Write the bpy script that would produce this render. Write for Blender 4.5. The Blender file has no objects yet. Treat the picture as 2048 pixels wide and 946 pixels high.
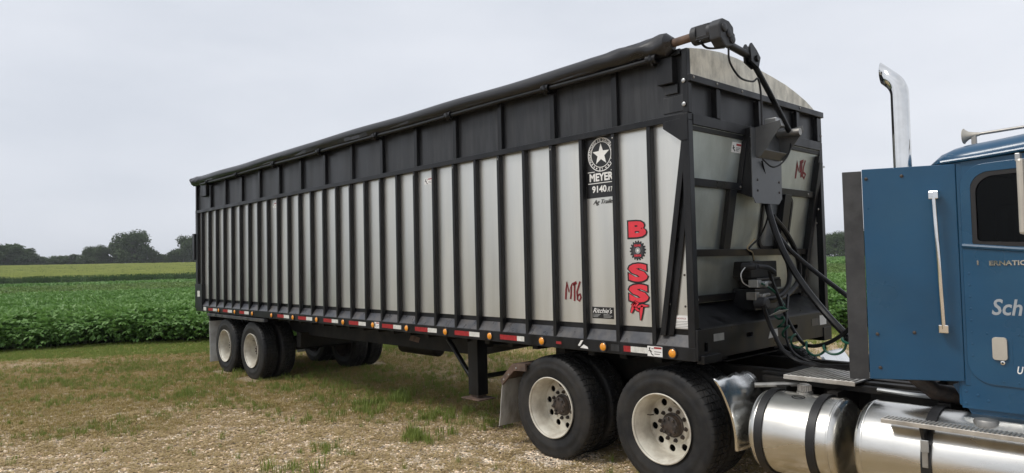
import bpy, math, random
import numpy as np
from mathutils import Vector, Matrix
from mathutils.geometry import tessellate_polygon
random.seed(7); RNG = np.random.default_rng(7)
scene = bpy.context.scene
PI = math.pi
# ------------------------------------------------------------------ camera
W0, H0 = 2048, 946
CF = 1399.85
CAM = Vector((3.2772, -5.0709, 2.0023))
YAW, PITCH, ROLL = -0.8255, 0.0368, -0.0226
def cam_axes():
    f = Vector((math.sin(YAW)*math.cos(PITCH), math.cos(YAW)*math.cos(PITCH), math.sin(PITCH)))
    s = Vector((math.cos(YAW), -math.sin(YAW), 0)); u = s.cross(f)
    c, n = math.cos(ROLL), math.sin(ROLL)
    return c*s+n*u, -n*s+c*u, f
CS, CU, CFW = cam_axes()
cd = bpy.data.cameras.new('camera'); cam = bpy.data.objects.new('camera', cd)
scene.collection.objects.link(cam)
m = Matrix((CS, CU, -CFW)).transposed().to_4x4(); m.translation = CAM
cam.matrix_world = m
cd.sensor_fit = 'HORIZONTAL'; cd.sensor_width = 36; cd.lens = CF/W0*36
cd.clip_start = 0.05; cd.clip_end = 6000
scene.camera = cam
scene.render.resolution_x, scene.render.resolution_y = 1024, 473
# ------------------------------------------------------------------ sky, sun, exposure
SUN_EL, SUN_AZ = math.radians(52), math.radians(205)      # azimuth from +Y towards +X
world = bpy.data.worlds.new('World'); scene.world = world; world.use_nodes = True
nt = world.node_tree; nt.nodes.clear()
def N(nt, t, **kw):
    n = nt.nodes.new(t)
    for k, v in kw.items(): setattr(n, k, v)
    return n
out = N(nt, 'ShaderNodeOutputWorld'); bg = N(nt, 'ShaderNodeBackground')
sky = N(nt, 'ShaderNodeTexSky', sky_type='NISHITA'); sky.sun_disc = False
sky.sun_elevation = SUN_EL; sky.sun_rotation = SUN_AZ; sky.dust_density = 4; sky.air_density = 1.0
hs = N(nt, 'ShaderNodeHueSaturation'); hs.inputs['Saturation'].default_value = 0.35
tc = N(nt, 'ShaderNodeTexCoord'); mp = N(nt, 'ShaderNodeMapping'); mp.inputs['Scale'].default_value = (1, 1, 3.2)
nz = N(nt, 'ShaderNodeTexNoise'); nz.inputs['Scale'].default_value = 1.5; nz.inputs['Detail'].default_value = 5; nz.inputs['Roughness'].default_value = .5
cr = N(nt, 'ShaderNodeValToRGB')
cr.color_ramp.elements[0].position = .36; cr.color_ramp.elements[0].color = (5.5, 5.85, 6.5, 1)
cr.color_ramp.elements[1].position = .66; cr.color_ramp.elements[1].color = (6.9, 7.15, 7.7, 1)
mx = N(nt, 'ShaderNodeMix', data_type='RGBA'); mx.inputs[0].default_value = .9      # closed cloud deck over a little clear-sky tint
L = nt.links.new
L(tc.outputs['Generated'], mp.inputs[0]); L(mp.outputs[0], nz.inputs['Vector']); L(nz.outputs[0], cr.inputs[0])
L(sky.outputs[0], hs.inputs['Color']); L(hs.outputs[0], mx.inputs[6]); L(cr.outputs[0], mx.inputs[7])
L(mx.outputs[2], bg.inputs[0]); bg.inputs[1].default_value = 0.1
L(bg.outputs[0], out.inputs[0])
sd = bpy.data.lights.new('sun', 'SUN'); sd.energy = 1.5; sd.angle = math.radians(16); sd.color = (1, .96, .9)
sun = bpy.data.objects.new('sun', sd); scene.collection.objects.link(sun)
to_sun = Vector((math.sin(SUN_AZ)*math.cos(SUN_EL), math.cos(SUN_AZ)*math.cos(SUN_EL), math.sin(SUN_EL)))
sun.rotation_euler = to_sun.to_track_quat('Z', 'Y').to_euler(); sun.location = (0, 0, 30)
scene.view_settings.view_transform = 'Standard'; scene.view_settings.look = 'None'
scene.view_settings.exposure = 0.36; scene.view_settings.gamma = 1

# ------------------------------------------------------------------ helpers
def P(px, py, ax, val):
    d = CFW*CF + CS*(px-W0/2) - CU*(py-H0/2); k = 'xyz'.index(ax)
    return CAM + d*((val-CAM[k])/d[k])
def mat(name, col, rough=.5, metal=0, var=0, vscale=8, bump=0, bscale=60, stretch=(1, 1, 1), dirt=None, dirt_amt=0, dscale=3, coat=0, spec=.5, rvar=0, rnd=0, sheen=0, trans=0, aniso=0, detail=4):
    """procedural paint/metal/rubber: colour noise, dirt patches, fine relief"""
    m = bpy.data.materials.new(name); m.use_nodes = True; nt = m.node_tree; b = nt.nodes['Principled BSDF']; L = nt.links.new
    b.inputs['Roughness'].default_value = rough; b.inputs['Metallic'].default_value = metal
    b.inputs['Coat Weight'].default_value = coat; b.inputs['Coat Roughness'].default_value = .08
    b.inputs['Specular IOR Level'].default_value = spec
    if aniso: b.inputs['Anisotropic'].default_value = aniso
    tc = N(nt, 'ShaderNodeTexCoord'); mp = N(nt, 'ShaderNodeMapping'); mp.inputs['Scale'].default_value = stretch
    geo = N(nt, 'ShaderNodeNewGeometry')
    L(geo.outputs['Position'], mp.inputs[0])
    c = (*col, 1); b.inputs['Base Color'].default_value = c; cur = None
    if var or rvar:
        nz = N(nt, 'ShaderNodeTexNoise'); nz.inputs['Scale'].default_value = vscale; nz.inputs['Detail'].default_value = detail
        L(mp.outputs[0], nz.inputs['Vector'])
    if var:
        r = N(nt, 'ShaderNodeValToRGB'); r.color_ramp.elements[0].position = .3; r.color_ramp.elements[1].position = .7
        r.color_ramp.elements[0].color = (*[x*(1-var) for x in col], 1); r.color_ramp.elements[1].color = (*[min(1, x*(1+var)) for x in col], 1)
        L(nz.outputs[0], r.inputs[0]); cur = r.outputs[0]
    if rnd:
        oi = N(nt, 'ShaderNodeObjectInfo'); h = N(nt, 'ShaderNodeHueSaturation'); mr = N(nt, 'ShaderNodeMapRange')
        mr.inputs['To Min'].default_value = 1-rnd; mr.inputs['To Max'].default_value = 1+rnd
        L(oi.outputs['Random'], mr.inputs['Value']); L(mr.outputs[0], h.inputs['Value'])
        if cur is None: h.inputs['Color'].default_value = c
        else: L(cur, h.inputs['Color'])
        cur = h.outputs[0]
    if dirt:
        n2 = N(nt, 'ShaderNodeTexNoise'); n2.inputs['Scale'].default_value = dscale; n2.inputs['Detail'].default_value = 8; n2.inputs['Roughness'].default_value = .65
        L(mp.outputs[0], n2.inputs['Vector'])
        mr = N(nt, 'ShaderNodeMapRange'); mr.inputs['From Min'].default_value = .42; mr.inputs['From Max'].default_value = .72; mr.inputs['To Max'].default_value = dirt_amt
        L(n2.outputs[0], mr.inputs['Value'])
        mx = N(nt, 'ShaderNodeMix', data_type='RGBA'); L(mr.outputs[0], mx.inputs[0])
        if cur is None: mx.inputs[6].default_value = c
        else: L(cur, mx.inputs[6])
        mx.inputs[7].default_value = (*dirt, 1); cur = mx.outputs[2]
    if cur is not None: L(cur, b.inputs['Base Color'])
    if rvar:
        mr = N(nt, 'ShaderNodeMapRange'); mr.inputs['From Min'].default_value = .3; mr.inputs['From Max'].default_value = .7
        mr.inputs['To Min'].default_value = max(.02, rough-rvar); mr.inputs['To Max'].default_value = rough+rvar
        L(nz.outputs[0], mr.inputs['Value']); L(mr.outputs[0], b.inputs['Roughness'])
    if bump:
        n3 = N(nt, 'ShaderNodeTexNoise'); n3.inputs['Scale'].default_value = bscale; n3.inputs['Detail'].default_value = 3
        L(mp.outputs[0], n3.inputs['Vector'])
        bp = N(nt, 'ShaderNodeBump'); bp.inputs['Strength'].default_value = bump; bp.inputs['Distance'].default_value = .01
        L(n3.outputs[0], bp.inputs['Height']); L(bp.outputs[0], b.inputs['Normal'])
    if trans:
        b.inputs['Transmission Weight'].default_value = trans; b.inputs['IOR'].default_value = 1.45
    return m
def leafmat(name, c1, c2, rough=.5, trans=.25, spec=.35):
    m = bpy.data.materials.new(name); m.use_nodes = True; nt = m.node_tree; b = nt.nodes['Principled BSDF']; L = nt.links.new
    b.inputs['Roughness'].default_value = rough; b.inputs['Specular IOR Level'].default_value = spec
    oi = N(nt, 'ShaderNodeObjectInfo'); geo = N(nt, 'ShaderNodeNewGeometry'); ad = N(nt, 'ShaderNodeMath', operation='ADD')
    nz = N(nt, 'ShaderNodeTexNoise'); nz.inputs['Scale'].default_value = .12; nz.inputs['Detail'].default_value = 3
    L(geo.outputs['Position'], nz.inputs['Vector'])
    mu = N(nt, 'ShaderNodeMath', operation='MULTIPLY'); mu.inputs[1].default_value = .45; L(geo.outputs['Random Per Island'], mu.inputs[0])
    mu2 = N(nt, 'ShaderNodeMath', operation='MULTIPLY'); mu2.inputs[1].default_value = .25; L(oi.outputs['Random'], mu2.inputs[0])
    mu3 = N(nt, 'ShaderNodeMath', operation='MULTIPLY_ADD'); mu3.inputs[1].default_value = .9; mu3.inputs[2].default_value = -.3; L(nz.outputs[0], mu3.inputs[0])
    L(mu.outputs[0], ad.inputs[0]); L(mu2.outputs[0], ad.inputs[1])
    a2 = N(nt, 'ShaderNodeMath', operation='ADD'); L(ad.outputs[0], a2.inputs[0]); L(mu3.outputs[0], a2.inputs[1])
    mx = N(nt, 'ShaderNodeMix', data_type='RGBA'); mx.inputs[6].default_value = (*c1, 1); mx.inputs[7].default_value = (*c2, 1)
    L(a2.outputs[0], mx.inputs[0]); L(mx.outputs[2], b.inputs['Base Color'])
    if trans:
        tr = N(nt, 'ShaderNodeBsdfTranslucent'); ms = N(nt, 'ShaderNodeMixShader'); ms.inputs[0].default_value = trans
        L(mx.outputs[2], tr.inputs[0]); L(b.outputs[0], ms.inputs[1]); L(tr.outputs[0], ms.inputs[2])
        L(ms.outputs[0], nt.nodes['Material Output'].inputs[0])
    return m
DUST = (.30, .25, .19)
M = dict(
 black=mat('black_paint', (.005, .0054, .0066), .38, spec=.35, var=.35, vscale=5, dirt=(.04, .042, .046), dirt_amt=.25, dscale=5, stretch=(1, 1, .35), rvar=.12, bump=.03, bscale=25),
 sheet=mat('black_sheet', (.013, .014, .016), .42, var=.3, vscale=3, dirt=(.07, .073, .078), dirt_amt=.35, dscale=6, stretch=(2.2, 2.2, .25), rvar=.1, bump=.05, bscale=2.5),
 shelf=mat('dark_grey_paint', (.036, .039, .047), .34, var=.3, vscale=9, dirt=DUST, dirt_amt=.25, dscale=5, rvar=.1),
 alu=mat('mill_aluminium', (.75, .745, .70), .38, metal=.95, var=.05, vscale=2.2, stretch=(3, 3, .25), dirt=(.58, .56, .5), dirt_amt=.25, dscale=2, rvar=.07, bump=.03, bscale=1.6),
 bulk=mat('bulkhead_aluminium', (.50, .535, .495), .46, metal=.85, var=.12, vscale=2.5, stretch=(1, 1.6, .8), dirt=(.24, .25, .225), dirt_amt=.5, dscale=1.8, rvar=.1, bump=.04, bscale=2),
 cap=mat('weathered_cap', (.80, .77, .66), .6, var=.12, vscale=6, dirt=(.2, .195, .16), dirt_amt=.6, dscale=7, stretch=(1, 1.6, .8)),
 tarp=mat('black_vinyl', (.010, .010, .012), .36, var=.3, vscale=4, bump=.35, bscale=9, stretch=(.35, 2, 2), rvar=.1),
 rubber=mat('tyre_rubber', (.012, .0125, .0135), .58, var=.3, vscale=14, dirt=(.075, .066, .055), dirt_amt=.4, dscale=4, bump=.12, bscale=120, spec=.35),
 rubber2=mat('hose_rubber', (.006, .006, .007), .40, spec=.3, var=.3, vscale=20, dirt=(.05, .05, .05), dirt_amt=.2),
 rim=mat('white_wheel_paint', (.60, .57, .485), .42, var=.08, vscale=10, dirt=(.26, .2, .14), dirt_amt=.65, dscale=6, rvar=.1),
 hub=mat('greasy_iron', (.03, .025, .022), .55, var=.4, vscale=25, dirt=(.12, .08, .055), dirt_amt=.6, dscale=14, bump=.3, bscale=60),
 steel=mat('dull_steel', (.32, .31, .29), .42, metal=.8, var=.2, vscale=12, rvar=.12),
 zinc=mat('galvanised', (.42, .43, .43), .4, metal=.7, var=.15, vscale=14),
 rust=mat('rusty_steel', (.11, .07, .05), .75, var=.4, vscale=14, dirt=(.06, .05, .045), dirt_amt=.7, dscale=9, bump=.2, bscale=50),
 frame=mat('grimy_black_frame', (.007, .007, .007), .6, spec=.3, var=.4, vscale=8, dirt=(.035, .028, .02), dirt_amt=.6, dscale=5),
 chrome=mat('chrome', (.80, .80, .79), .07, metal=1, var=.05, vscale=6, dirt=(.4, .36, .3), dirt_amt=.25, dscale=7, rvar=.04, bump=.03, bscale=6),
 dented=mat('dented_bright_steel', (.80, .80, .78), .2, metal=1, dirt=(.35, .31, .26), dirt_amt=.35, dscale=6, var=.05, rvar=.06, bump=.04, bscale=3.2),
 tank=mat('polished_tank_aluminium', (.70, .69, .655), .27, metal=1, var=.10, vscale=3, dirt=(.46, .43, .37), dirt_amt=.7, dscale=2.4, stretch=(.4, 1.2, 1.2), rvar=.1, bump=.025, bscale=12),
 blue=mat('blue_paint', (.004, .060, .134), .34, spec=.4, var=.12, vscale=2.5, dirt=(.02, .085, .15), dirt_amt=.5, dscale=1.6, coat=.3, rvar=.1, bump=.012, bscale=8),
 edge=mat('black_rubber_edge', (.028, .029, .031), .6, var=.25, vscale=9, dirt=(.1, .1, .1), dirt_amt=.35, dscale=6),
 flap=mat('weathered_grey_flap', (.36, .35, .32), .7, var=.12, vscale=9, dirt=(.12, .1, .08), dirt_amt=.85, dscale=6, stretch=(1, 1, .5)),
 wflap=mat('white_flap', (.62, .62, .6), .6, var=.1, vscale=9, dirt=(.3, .26, .2), dirt_amt=.6, dscale=5),
 white=mat('white_decal', (.78, .78, .76), .45, dirt=(.5, .48, .44), dirt_amt=.3, dscale=12),
 dblack=mat('black_decal', (.012, .012, .013), .35),
 red=mat('red_decal', (.68, .035, .055), .42, var=.1, vscale=14),
 spray=mat('red_spray_paint', (.17, .007, .012), .5, var=.3, vscale=30),
 redrefl=mat('red_reflector', (.34, .02, .025), .3, var=.25, vscale=35, dirt=(.12, .03, .03), dirt_amt=.4, dscale=14),
 whrefl=mat('white_reflector', (.66, .66, .62), .3, var=.1, vscale=35, dirt=(.35, .33, .3), dirt_amt=.5, dscale=14),
 amber=mat('amber_lens', (.78, .30, .02), .18, var=.15, vscale=60, coat=.6),
 redlens=mat('red_lens', (.30, .012, .012), .2, coat=.6),
 grey=mat('grey_casting', (.022, .023, .026), .5, var=.25, vscale=14, dirt=(.08, .08, .085), dirt_amt=.3),
 bracket=mat('bracket_plate_paint', (.10, .105, .108), .42, var=.15, vscale=4, dirt=(.15, .15, .15), dirt_amt=.3, dscale=4, rvar=.08),
 green=mat('green_air_line', (.008, .075, .045), .35, var=.2, vscale=20),
 gasket=mat('black_gasket', (.010, .010, .011), .5),
 smoke=mat('sight_glass', (.22, .23, .23), .15, var=.2, vscale=9, dirt=(.35, .35, .33), dirt_amt=.5, dscale=12),
 silver=mat('silver_lettering', (.34, .37, .40), .45, metal=.2),
 mirror=mat('mirror_back', (.50, .47, .41), .42, metal=.4, var=.1, vscale=8),
 interior=mat('dark_cab_trim', (.02, .02, .022), .7, var=.3, vscale=10),
 seat=mat('grey_seat_fabric', (.05, .05, .055), .85, var=.2, vscale=30),
 deck=mat('worn_deck_aluminium', (.56, .54, .5), .42, metal=.75, var=.15, vscale=10, dirt=(.25, .22, .18), dirt_amt=.6, dscale=7),
 tan=mat('tan_wire', (.38, .30, .18), .5),
 lamp=mat('headlight_glass', (.6, .6, .6), .08, metal=.6),
)
gm = bpy.data.materials.new('tinted_glass'); gm.use_nodes = True; _b = gm.node_tree.nodes['Principled BSDF']
_b.inputs['Base Color'].default_value = (.13, .15, .15, 1); _b.inputs['Roughness'].default_value = .02; _b.inputs['Transmission Weight'].default_value = 1; _b.inputs['IOR'].default_value = 1.22
M['glass'] = gm

WM = {}
def link(o): scene.collection.objects.link(o); return o
def setp(o, parent, loc=(0, 0, 0), rot=None):
    mw = Matrix.Translation(loc) @ (rot.to_4x4() if rot else Matrix.Identity(4))
    WM[o.name] = mw
    if parent is not None:
        o.parent = parent; o.matrix_parent_inverse = Matrix.Identity(4)
        o.matrix_basis = WM[parent.name].inverted() @ mw
    else: o.matrix_basis = mw
    return o
def tag(o, label=None, cat=None, group=None, kind=None):
    if label: o['label'] = label
    if cat: o['category'] = cat
    if group: o['group'] = group
    if kind: o['kind'] = kind
    return o
def empty(name, loc, label, cat, group=None):
    o = link(bpy.data.objects.new(name, None)); o.empty_display_size = .3
    setp(o, None, loc); return tag(o, label, cat, group)
class MB:
    def __init__(s): s.v = []; s.f = []
    def add(s, v, f):
        k = len(s.v); s.v += [tuple(q) for q in v]; s.f += [tuple(i+k for i in q) for q in f]; return s
    def box(s, x0, x1, y0, y1, z0, z1):
        return s.add([(x, y, z) for x in (x0, x1) for y in (y0, y1) for z in (z0, z1)],
                     [(0, 1, 3, 2), (4, 6, 7, 5), (0, 4, 5, 1), (2, 3, 7, 6), (0, 2, 6, 4), (1, 5, 7, 3)])
    def hexa(s, c):   # 8 corners ordered as box
        return s.add(c, [(0, 1, 3, 2), (4, 6, 7, 5), (0, 4, 5, 1), (2, 3, 7, 6), (0, 2, 6, 4), (1, 5, 7, 3)])
    def prism(s, poly, o, u, v, w, depth, holes=()):
        """polygon in plane (o,u,v) extruded by w*depth, with holes"""
        o, u, v, w = Vector(o), Vector(u), Vector(v), Vector(w)
        loops = [list(poly)]+[list(h) for h in holes]
        tri = tessellate_polygon([[Vector((a, b, 0)) for a, b in l] for l in loops])
        flat = [q for l in loops for q in l]; n = len(flat)
        vs = [o+u*a+v*b for a, b in flat]+[o+u*a+v*b+w*depth for a, b in flat]
        fs = []
        for t in tri:
            a, b, c = t
            fs.append((a, b, c)); fs.append((c+n, b+n, a+n))
        k = 0
        for l in loops:
            q = len(l)
            for i in range(q): j = (i+1) % q; fs.append((k+i, k+i+n, k+j+n, k+j))
            k += q
        return s.add(vs, fs)
    def tube(s, pts, r, n=10, cap=True, closed=False):
        pts = [Vector(q) for q in pts]; m = len(pts); rr = r if isinstance(r, (list, tuple)) else [r]*m
        vs = []; fs = []; ref = None
        for i, q in enumerate(pts):
            t = (pts[min(i+1, m-1)]-pts[max(i-1, 0)])
            if t.length < 1e-9: t = Vector((0, 0, 1))
            t.normalize()
            if ref is None: ref = t.orthogonal().normalized()
            else:
                ref = ref - t*ref.dot(t)
                ref = ref.normalized() if ref.length > 1e-6 else t.orthogonal().normalized()
            b = t.cross(ref)
            for k in range(n):
                a = 2*PI*k/n; vs.append(q+(ref*math.cos(a)+b*math.sin(a))*rr[i])
        for i in range(m-1):
            for k in range(n):
                k2 = (k+1) % n; fs.append((i*n+k, i*n+k2, (i+1)*n+k2, (i+1)*n+k))
        if cap: fs.append(tuple(reversed(range(n)))); fs.append(tuple(range((m-1)*n, m*n)))
        return s.add(vs, fs)
    def lathe(s, prof, c, ax, n=32, closed=False, phase=0):
        """prof: (along, radius); axis 'x','y','z'"""
        c = Vector(c); m = len(prof); vs = []; fs = []
        A = {'x': (Vector((1, 0, 0)), Vector((0, 1, 0)), Vector((0, 0, 1))), 'y': (Vector((0, 1, 0)), Vector((0, 0, 1)), Vector((1, 0, 0))), 'z': (Vector((0, 0, 1)), Vector((1, 0, 0)), Vector((0, 1, 0)))}[ax]
        for a, r in prof:
            for k in range(n):
                t = 2*PI*k/n+phase; vs.append(c+A[0]*a+(A[1]*math.cos(t)+A[2]*math.sin(t))*r)
        for i in range(m-1 if not closed else m):
            j = (i+1) % m
            for k in range(n): k2 = (k+1) % n; fs.append((i*n+k, i*n+k2, j*n+k2, j*n+k))
        return s.add(vs, fs)
    def disc(s, c, ax, r, h, n=16): return s.lathe([(0, 1e-4), (0, r), (h, r), (h, 1e-4)], c, ax, n)
    def mesh(s, name, material, smooth=False):
        me = bpy.data.meshes.new(name); me.from_pydata(s.v, [], s.f); me.validate()
        if material: me.materials.append(M[material] if isinstance(material, str) else material)
        import bmesh
        bm = bmesh.new(); bm.from_mesh(me); bmesh.ops.recalc_face_normals(bm, faces=bm.faces); bm.to_mesh(me); bm.free()
        if smooth:
            me.polygons.foreach_set('use_smooth', [True]*len(me.polygons))
            try: me.set_sharp_from_angle(angle=math.radians(38))
            except Exception: pass
        return me
    def build(s, name, material, parent=None, bev=0, smooth=False, loc=None):
        # origin at the centre of the piece
        a = np.array(s.v); c = Vector(((a.min(0)+a.max(0))/2).tolist()) if loc is None else Vector(loc)
        s.v = [tuple(Vector(q)-c) for q in s.v]
        o = link(bpy.data.objects.new(name, s.mesh(name, material, smooth)))
        setp(o, parent, c)
        if bev: bevel(o, bev)
        return o
def bevel(o, w, seg=2):
    b = o.modifiers.new('bevel', 'BEVEL'); b.width = w; b.segments = seg; b.limit_method = 'ANGLE'; b.angle_limit = math.radians(40); b.harden_normals = False
    return o
def inst(name, me, parent, loc, rot=None, bev=0):
    o = link(bpy.data.objects.new(name, me)); setp(o, parent, loc, rot)
    if bev: bevel(o, bev)
    return o
def part(name, material, parent, *box, bev=.004): return MB().box(*box).build(name, material, parent, bev)
def circle(r, n, cx=0, cy=0, ph=0): return [(cx+r*math.cos(2*PI*k/n+ph), cy+r*math.sin(2*PI*k/n+ph)) for k in range(n)]
def rrect(x0, x1, y0, y1, r, n=5):
    o = []
    for cx, cy, a in ((x1-r, y1-r, 0), (x0+r, y1-r, 90), (x0+r, y0+r, 180), (x1-r, y0+r, 270)):
        for k in range(n+1): t = math.radians(a+90*k/n); o.append((cx+r*math.cos(t), cy+r*math.sin(t)))
    return o
def spline(pts, n=8):
    pts = [Vector(q) for q in pts]; o = []
    for i in range(len(pts)-1):
        p0, p1, p2, p3 = pts[max(i-1, 0)], pts[i], pts[i+1], pts[min(i+2, len(pts)-1)]
        for k in range(n):
            t = k/n; o.append(.5*((2*p1)+(p2-p0)*t+(2*p0-5*p1+4*p2-p3)*t*t+(3*p1-p0-3*p2+p3)*t**3))
    return o+[pts[-1]]
def text_mesh(s, w, h, bold=0, shear=0, res=3):
    """flat lettering fitted to a w x h box, verts as (u, v, out)"""
    cu = bpy.data.curves.new('lettering', 'FONT'); cu.body = s; cu.size = 1; cu.extrude = .004; cu.offset = bold; cu.shear = shear; cu.resolution_u = res
    o = link(bpy.data.objects.new('lettering', cu)); bpy.context.view_layer.update()
    me = o.to_mesh(); a = np.array([v.co[:] for v in me.vertices]); f = [tuple(q.vertices) for q in me.polygons]; o.to_mesh_clear()
    bpy.data.objects.remove(o); bpy.data.curves.remove(cu)
    lo, hi = a.min(0), a.max(0)
    a[:, 0] = (a[:, 0]-lo[0])/(hi[0]-lo[0])*w; a[:, 1] = (a[:, 1]-lo[1])/(hi[1]-lo[1])*h; a[:, 2] = (a[:, 2]-lo[2])/max(1e-9, hi[2]-lo[2])
    return a, f
def text(s, name, material, parent, o, u, v, w, h, bold=0, shear=0, th=.0012, skew=0):
    a, f = text_mesh(s, w, h, bold, shear); o, u, v = Vector(o), Vector(u), Vector(v); n = u.cross(v)
    mb = MB(); mb.add([o+u*x+v*(y+skew*x)+n*(z*th) for x, y, z in a], f)
    return mb.build(name, material, parent)
def stroke(mb, pts, w, o, u, v, th):
    """brush stroke as a flat ribbon with thickness, width list ok"""
    o, u, v = Vector(o), Vector(u), Vector(v); n = u.cross(v); m = len(pts); L_, R_ = [], []
    ww = w if isinstance(w, list) else [w]*m
    for i, (a, b) in enumerate(pts):
        x0, y0 = pts[max(i-1, 0)]; x1, y1 = pts[min(i+1, m-1)]; dx, dy = x1-x0, y1-y0; l = math.hypot(dx, dy) or 1
        L_.append((a-dy/l*ww[i]/2, b+dx/l*ww[i]/2)); R_.append((a+dy/l*ww[i]/2, b-dx/l*ww[i]/2))
    vs = [o+u*a+v*b for a, b in L_+R_]+[o+u*a+v*b+n*th for a, b in L_+R_]; fs = []
    for i in range(m-1):
        a, b, c, d = i, i+1, m+i+1, m+i; q = 2*m
        fs += [(a+q, b+q, c+q, d+q), (a, b, b+q, a+q), (d, d+q, c+q, c)]
    fs += [(0, 2*m, 3*m, m), (m-1, 2*m-1, 4*m-1, 3*m-1)]
    mb.add(vs, fs); return mb

# ------------------------------------------------------------------ ground: gently rolling farmland, one sheet
def vnoise(x, y, s, seed=0):
    x = np.asarray(x)/s; y = np.asarray(y)/s; xi = np.floor(x).astype(np.int64); yi = np.floor(y).astype(np.int64); fx = x-xi; fy = y-yi
    fx = fx*fx*(3-2*fx); fy = fy*fy*(3-2*fy)
    def h(a, b):
        n = (a*374761393+b*668265263+seed*1442695041) & 0x7fffffff
        n = ((n ^ (n >> 13))*1274126177) & 0x7fffffff
        return ((n ^ (n >> 16)) & 0xffff)/65535.
    return (h(xi, yi)*(1-fx)+h(xi+1, yi)*fx)*(1-fy)+(h(xi, yi+1)*(1-fx)+h(xi+1, yi+1)*fx)*fy
def fbm(x, y, s, seed=0, o=4):
    t = 0; a = .5
    for k in range(o): t = t+a*vnoise(x, y, s/2**k, seed+k*17); a *= .5
    return t/(1-.5**o)
def sstep(a, b, x): t = np.clip((np.asarray(x, float)-a)/(b-a), 0, 1); return t*t*(3-2*t)
EDGE = np.array([(-21.5, -14), (-19.6, -4.5), (-19.0, -2.0), (-18.3, -.2), (-17.2, 1.7), (-13.4, 6.2), (-9, 10.6), (-4.9, 14.5), (4, 21.5), (24, 34), (60, 52)], float)
EDGE = np.vstack([[-26, -60], EDGE, [300, 170]])
def soyd(x, y):
    """signed distance past the edge of the soybean field (positive inside the field)"""
    x = np.asarray(x, float); y = np.asarray(y, float); best = np.full(x.shape, 1e9); sg = np.zeros(x.shape)
    for (ax, ay), (bx, by) in zip(EDGE[:-1], EDGE[1:]):
        dx, dy = bx-ax, by-ay; l2 = dx*dx+dy*dy; t = np.clip(((x-ax)*dx+(y-ay)*dy)/l2, 0, 1)
        ex, ey = x-(ax+t*dx), y-(ay+t*dy); d = np.hypot(ex, ey); s = np.sign(-ey*-dx - ex*dy)
        cr = dx*(y-ay)-dy*(x-ax)
        m_ = d < best; best = np.where(m_, d, best); sg = np.where(m_, np.sign(cr), sg)
    return best*sg
def polar(x, y):
    dx, dy = np.asarray(x)-CAM.x, np.asarray(y)-CAM.y
    return np.hypot(dx, dy), np.degrees(np.arctan2(dx, dy))
def hgt(x, y):
    d, a = polar(x, y)
    lw = sstep(-28, -68, a)*sstep(-200, -150, a)
    hl = -1.25*sstep(45, 185, d)+3.7*sstep(195, 360, d)
    roll = .35*(1-lw)*sstep(120, 400, d)
    z = lw*hl+roll
    yard = sstep(60, 20, d)
    rut = -.02*np.exp(-((np.asarray(y)+.25)/.22)**2)*sstep(3.2, 1.5, x)*sstep(-9, -4, x)
    return z+yard*((fbm(x, y, 2.2, 3)-.5)*.035+(fbm(x, y, .5, 9, 2)-.5)*.012)*sstep(.15, .5, np.abs(np.asarray(y)-.0)+.35)+rut*yard
def grow(a, b, s0, far, f=1.22):
    c = list(np.arange(a, b+s0/2, s0)); s = s0; lo, hi = [], []
    q = a
    while q > -far: s *= f; q -= s; lo.append(q)
    s = s0; q = b
    while q < far: s *= f; q += s; hi.append(q)
    return np.array(lo[::-1]+c+hi)
gx = grow(-20, 6, .16, 1800); gy = grow(-6, 8, .16, 1800)
GX, GY = np.meshgrid(gx, gy, indexing='ij'); GZ = hgt(GX, GY)
nx, ny = GX.shape
vs = np.stack([GX, GY, GZ], -1).reshape(-1, 3)
idx = np.arange(nx*ny).reshape(nx, ny)
fs = np.stack([idx[:-1, :-1], idx[1:, :-1], idx[1:, 1:], idx[:-1, 1:]], -1).reshape(-1, 4)
gme = bpy.data.meshes.new('ground'); gme.from_pydata(vs.tolist(), [], fs.tolist())
gme.polygons.foreach_set('use_smooth', [True]*len(gme.polygons))
def verge(x, y):    # mown grass strip along the field
    s = soyd(x, y)+(fbm(x, y, 1.3, 41)-.5)*1.3
    return sstep(-3.6, -2.2, s)
PATCHES = ((470, 735, 2.6, .42), (340, 775, 2.0, .26), (130, 800, 2.2, .32), (600, 770, 1.6, .30), (200, 745, 1.8, .22), (880, 800, 1.0, .25), (20, 770, 1.6, .25))
def patch(x, y):
    """share of the yard grown over with weeds, 0..1"""
    n = fbm(x, y, 2.6, 5); n2 = fbm(x, y, .8, 23, 3)
    s = soyd(x, y)
    g = .30*sstep(-17, -9, s)+.10*sstep(-12, -6.5, s)
    g = g+.5*np.exp(-((y-1.1)/1.5)**2)*sstep(-2.2, -3.6, x)     # weeds under the trailer
    for px_, py_, rad_, am_ in PATCHES: g = g+am_*np.exp(-(((x-P(px_, py_, 'z', 0).x)**2+(y-P(px_, py_, 'z', 0).y)**2)/rad_**2))
    g = g-.35*sstep(-5.0, -3.6, s)*sstep(-2.4, -3.4, s)          # worn strip beside the verge
    d_, _ = polar(x, y)
    g = g-.30*sstep(10.5, 8.0, d_)                                # bare gravel towards the drive
    return np.clip(sstep(.54, .86, n*.62+n2*.38+g*.50), 0, 1)
def attr(me, name, val):
    a = me.attributes.new(name, 'FLOAT', 'POINT'); a.data.foreach_set('value', np.asarray(val, np.float32).ravel())
vx, vy = vs[:, 0], vs[:, 1]
attr(gme, 'verge', verge(vx, vy)); attr(gme, 'patch', patch(vx, vy)); attr(gme, 'field', sstep(-.5, .3, soyd(vx, vy)))
attr(gme, 'bare', sstep(1.25, .15, np.abs(vy+.45+.15*np.sin(vx*1.3))+.35*fbm(vx, vy, .6, 88))*sstep(-5.6, -2.4, vx))
g = bpy.data.materials.new('yard_ground'); g.use_nodes = True; nt = g.node_tree; b = nt.nodes['Principled BSDF']; L = nt.links.new
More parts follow.
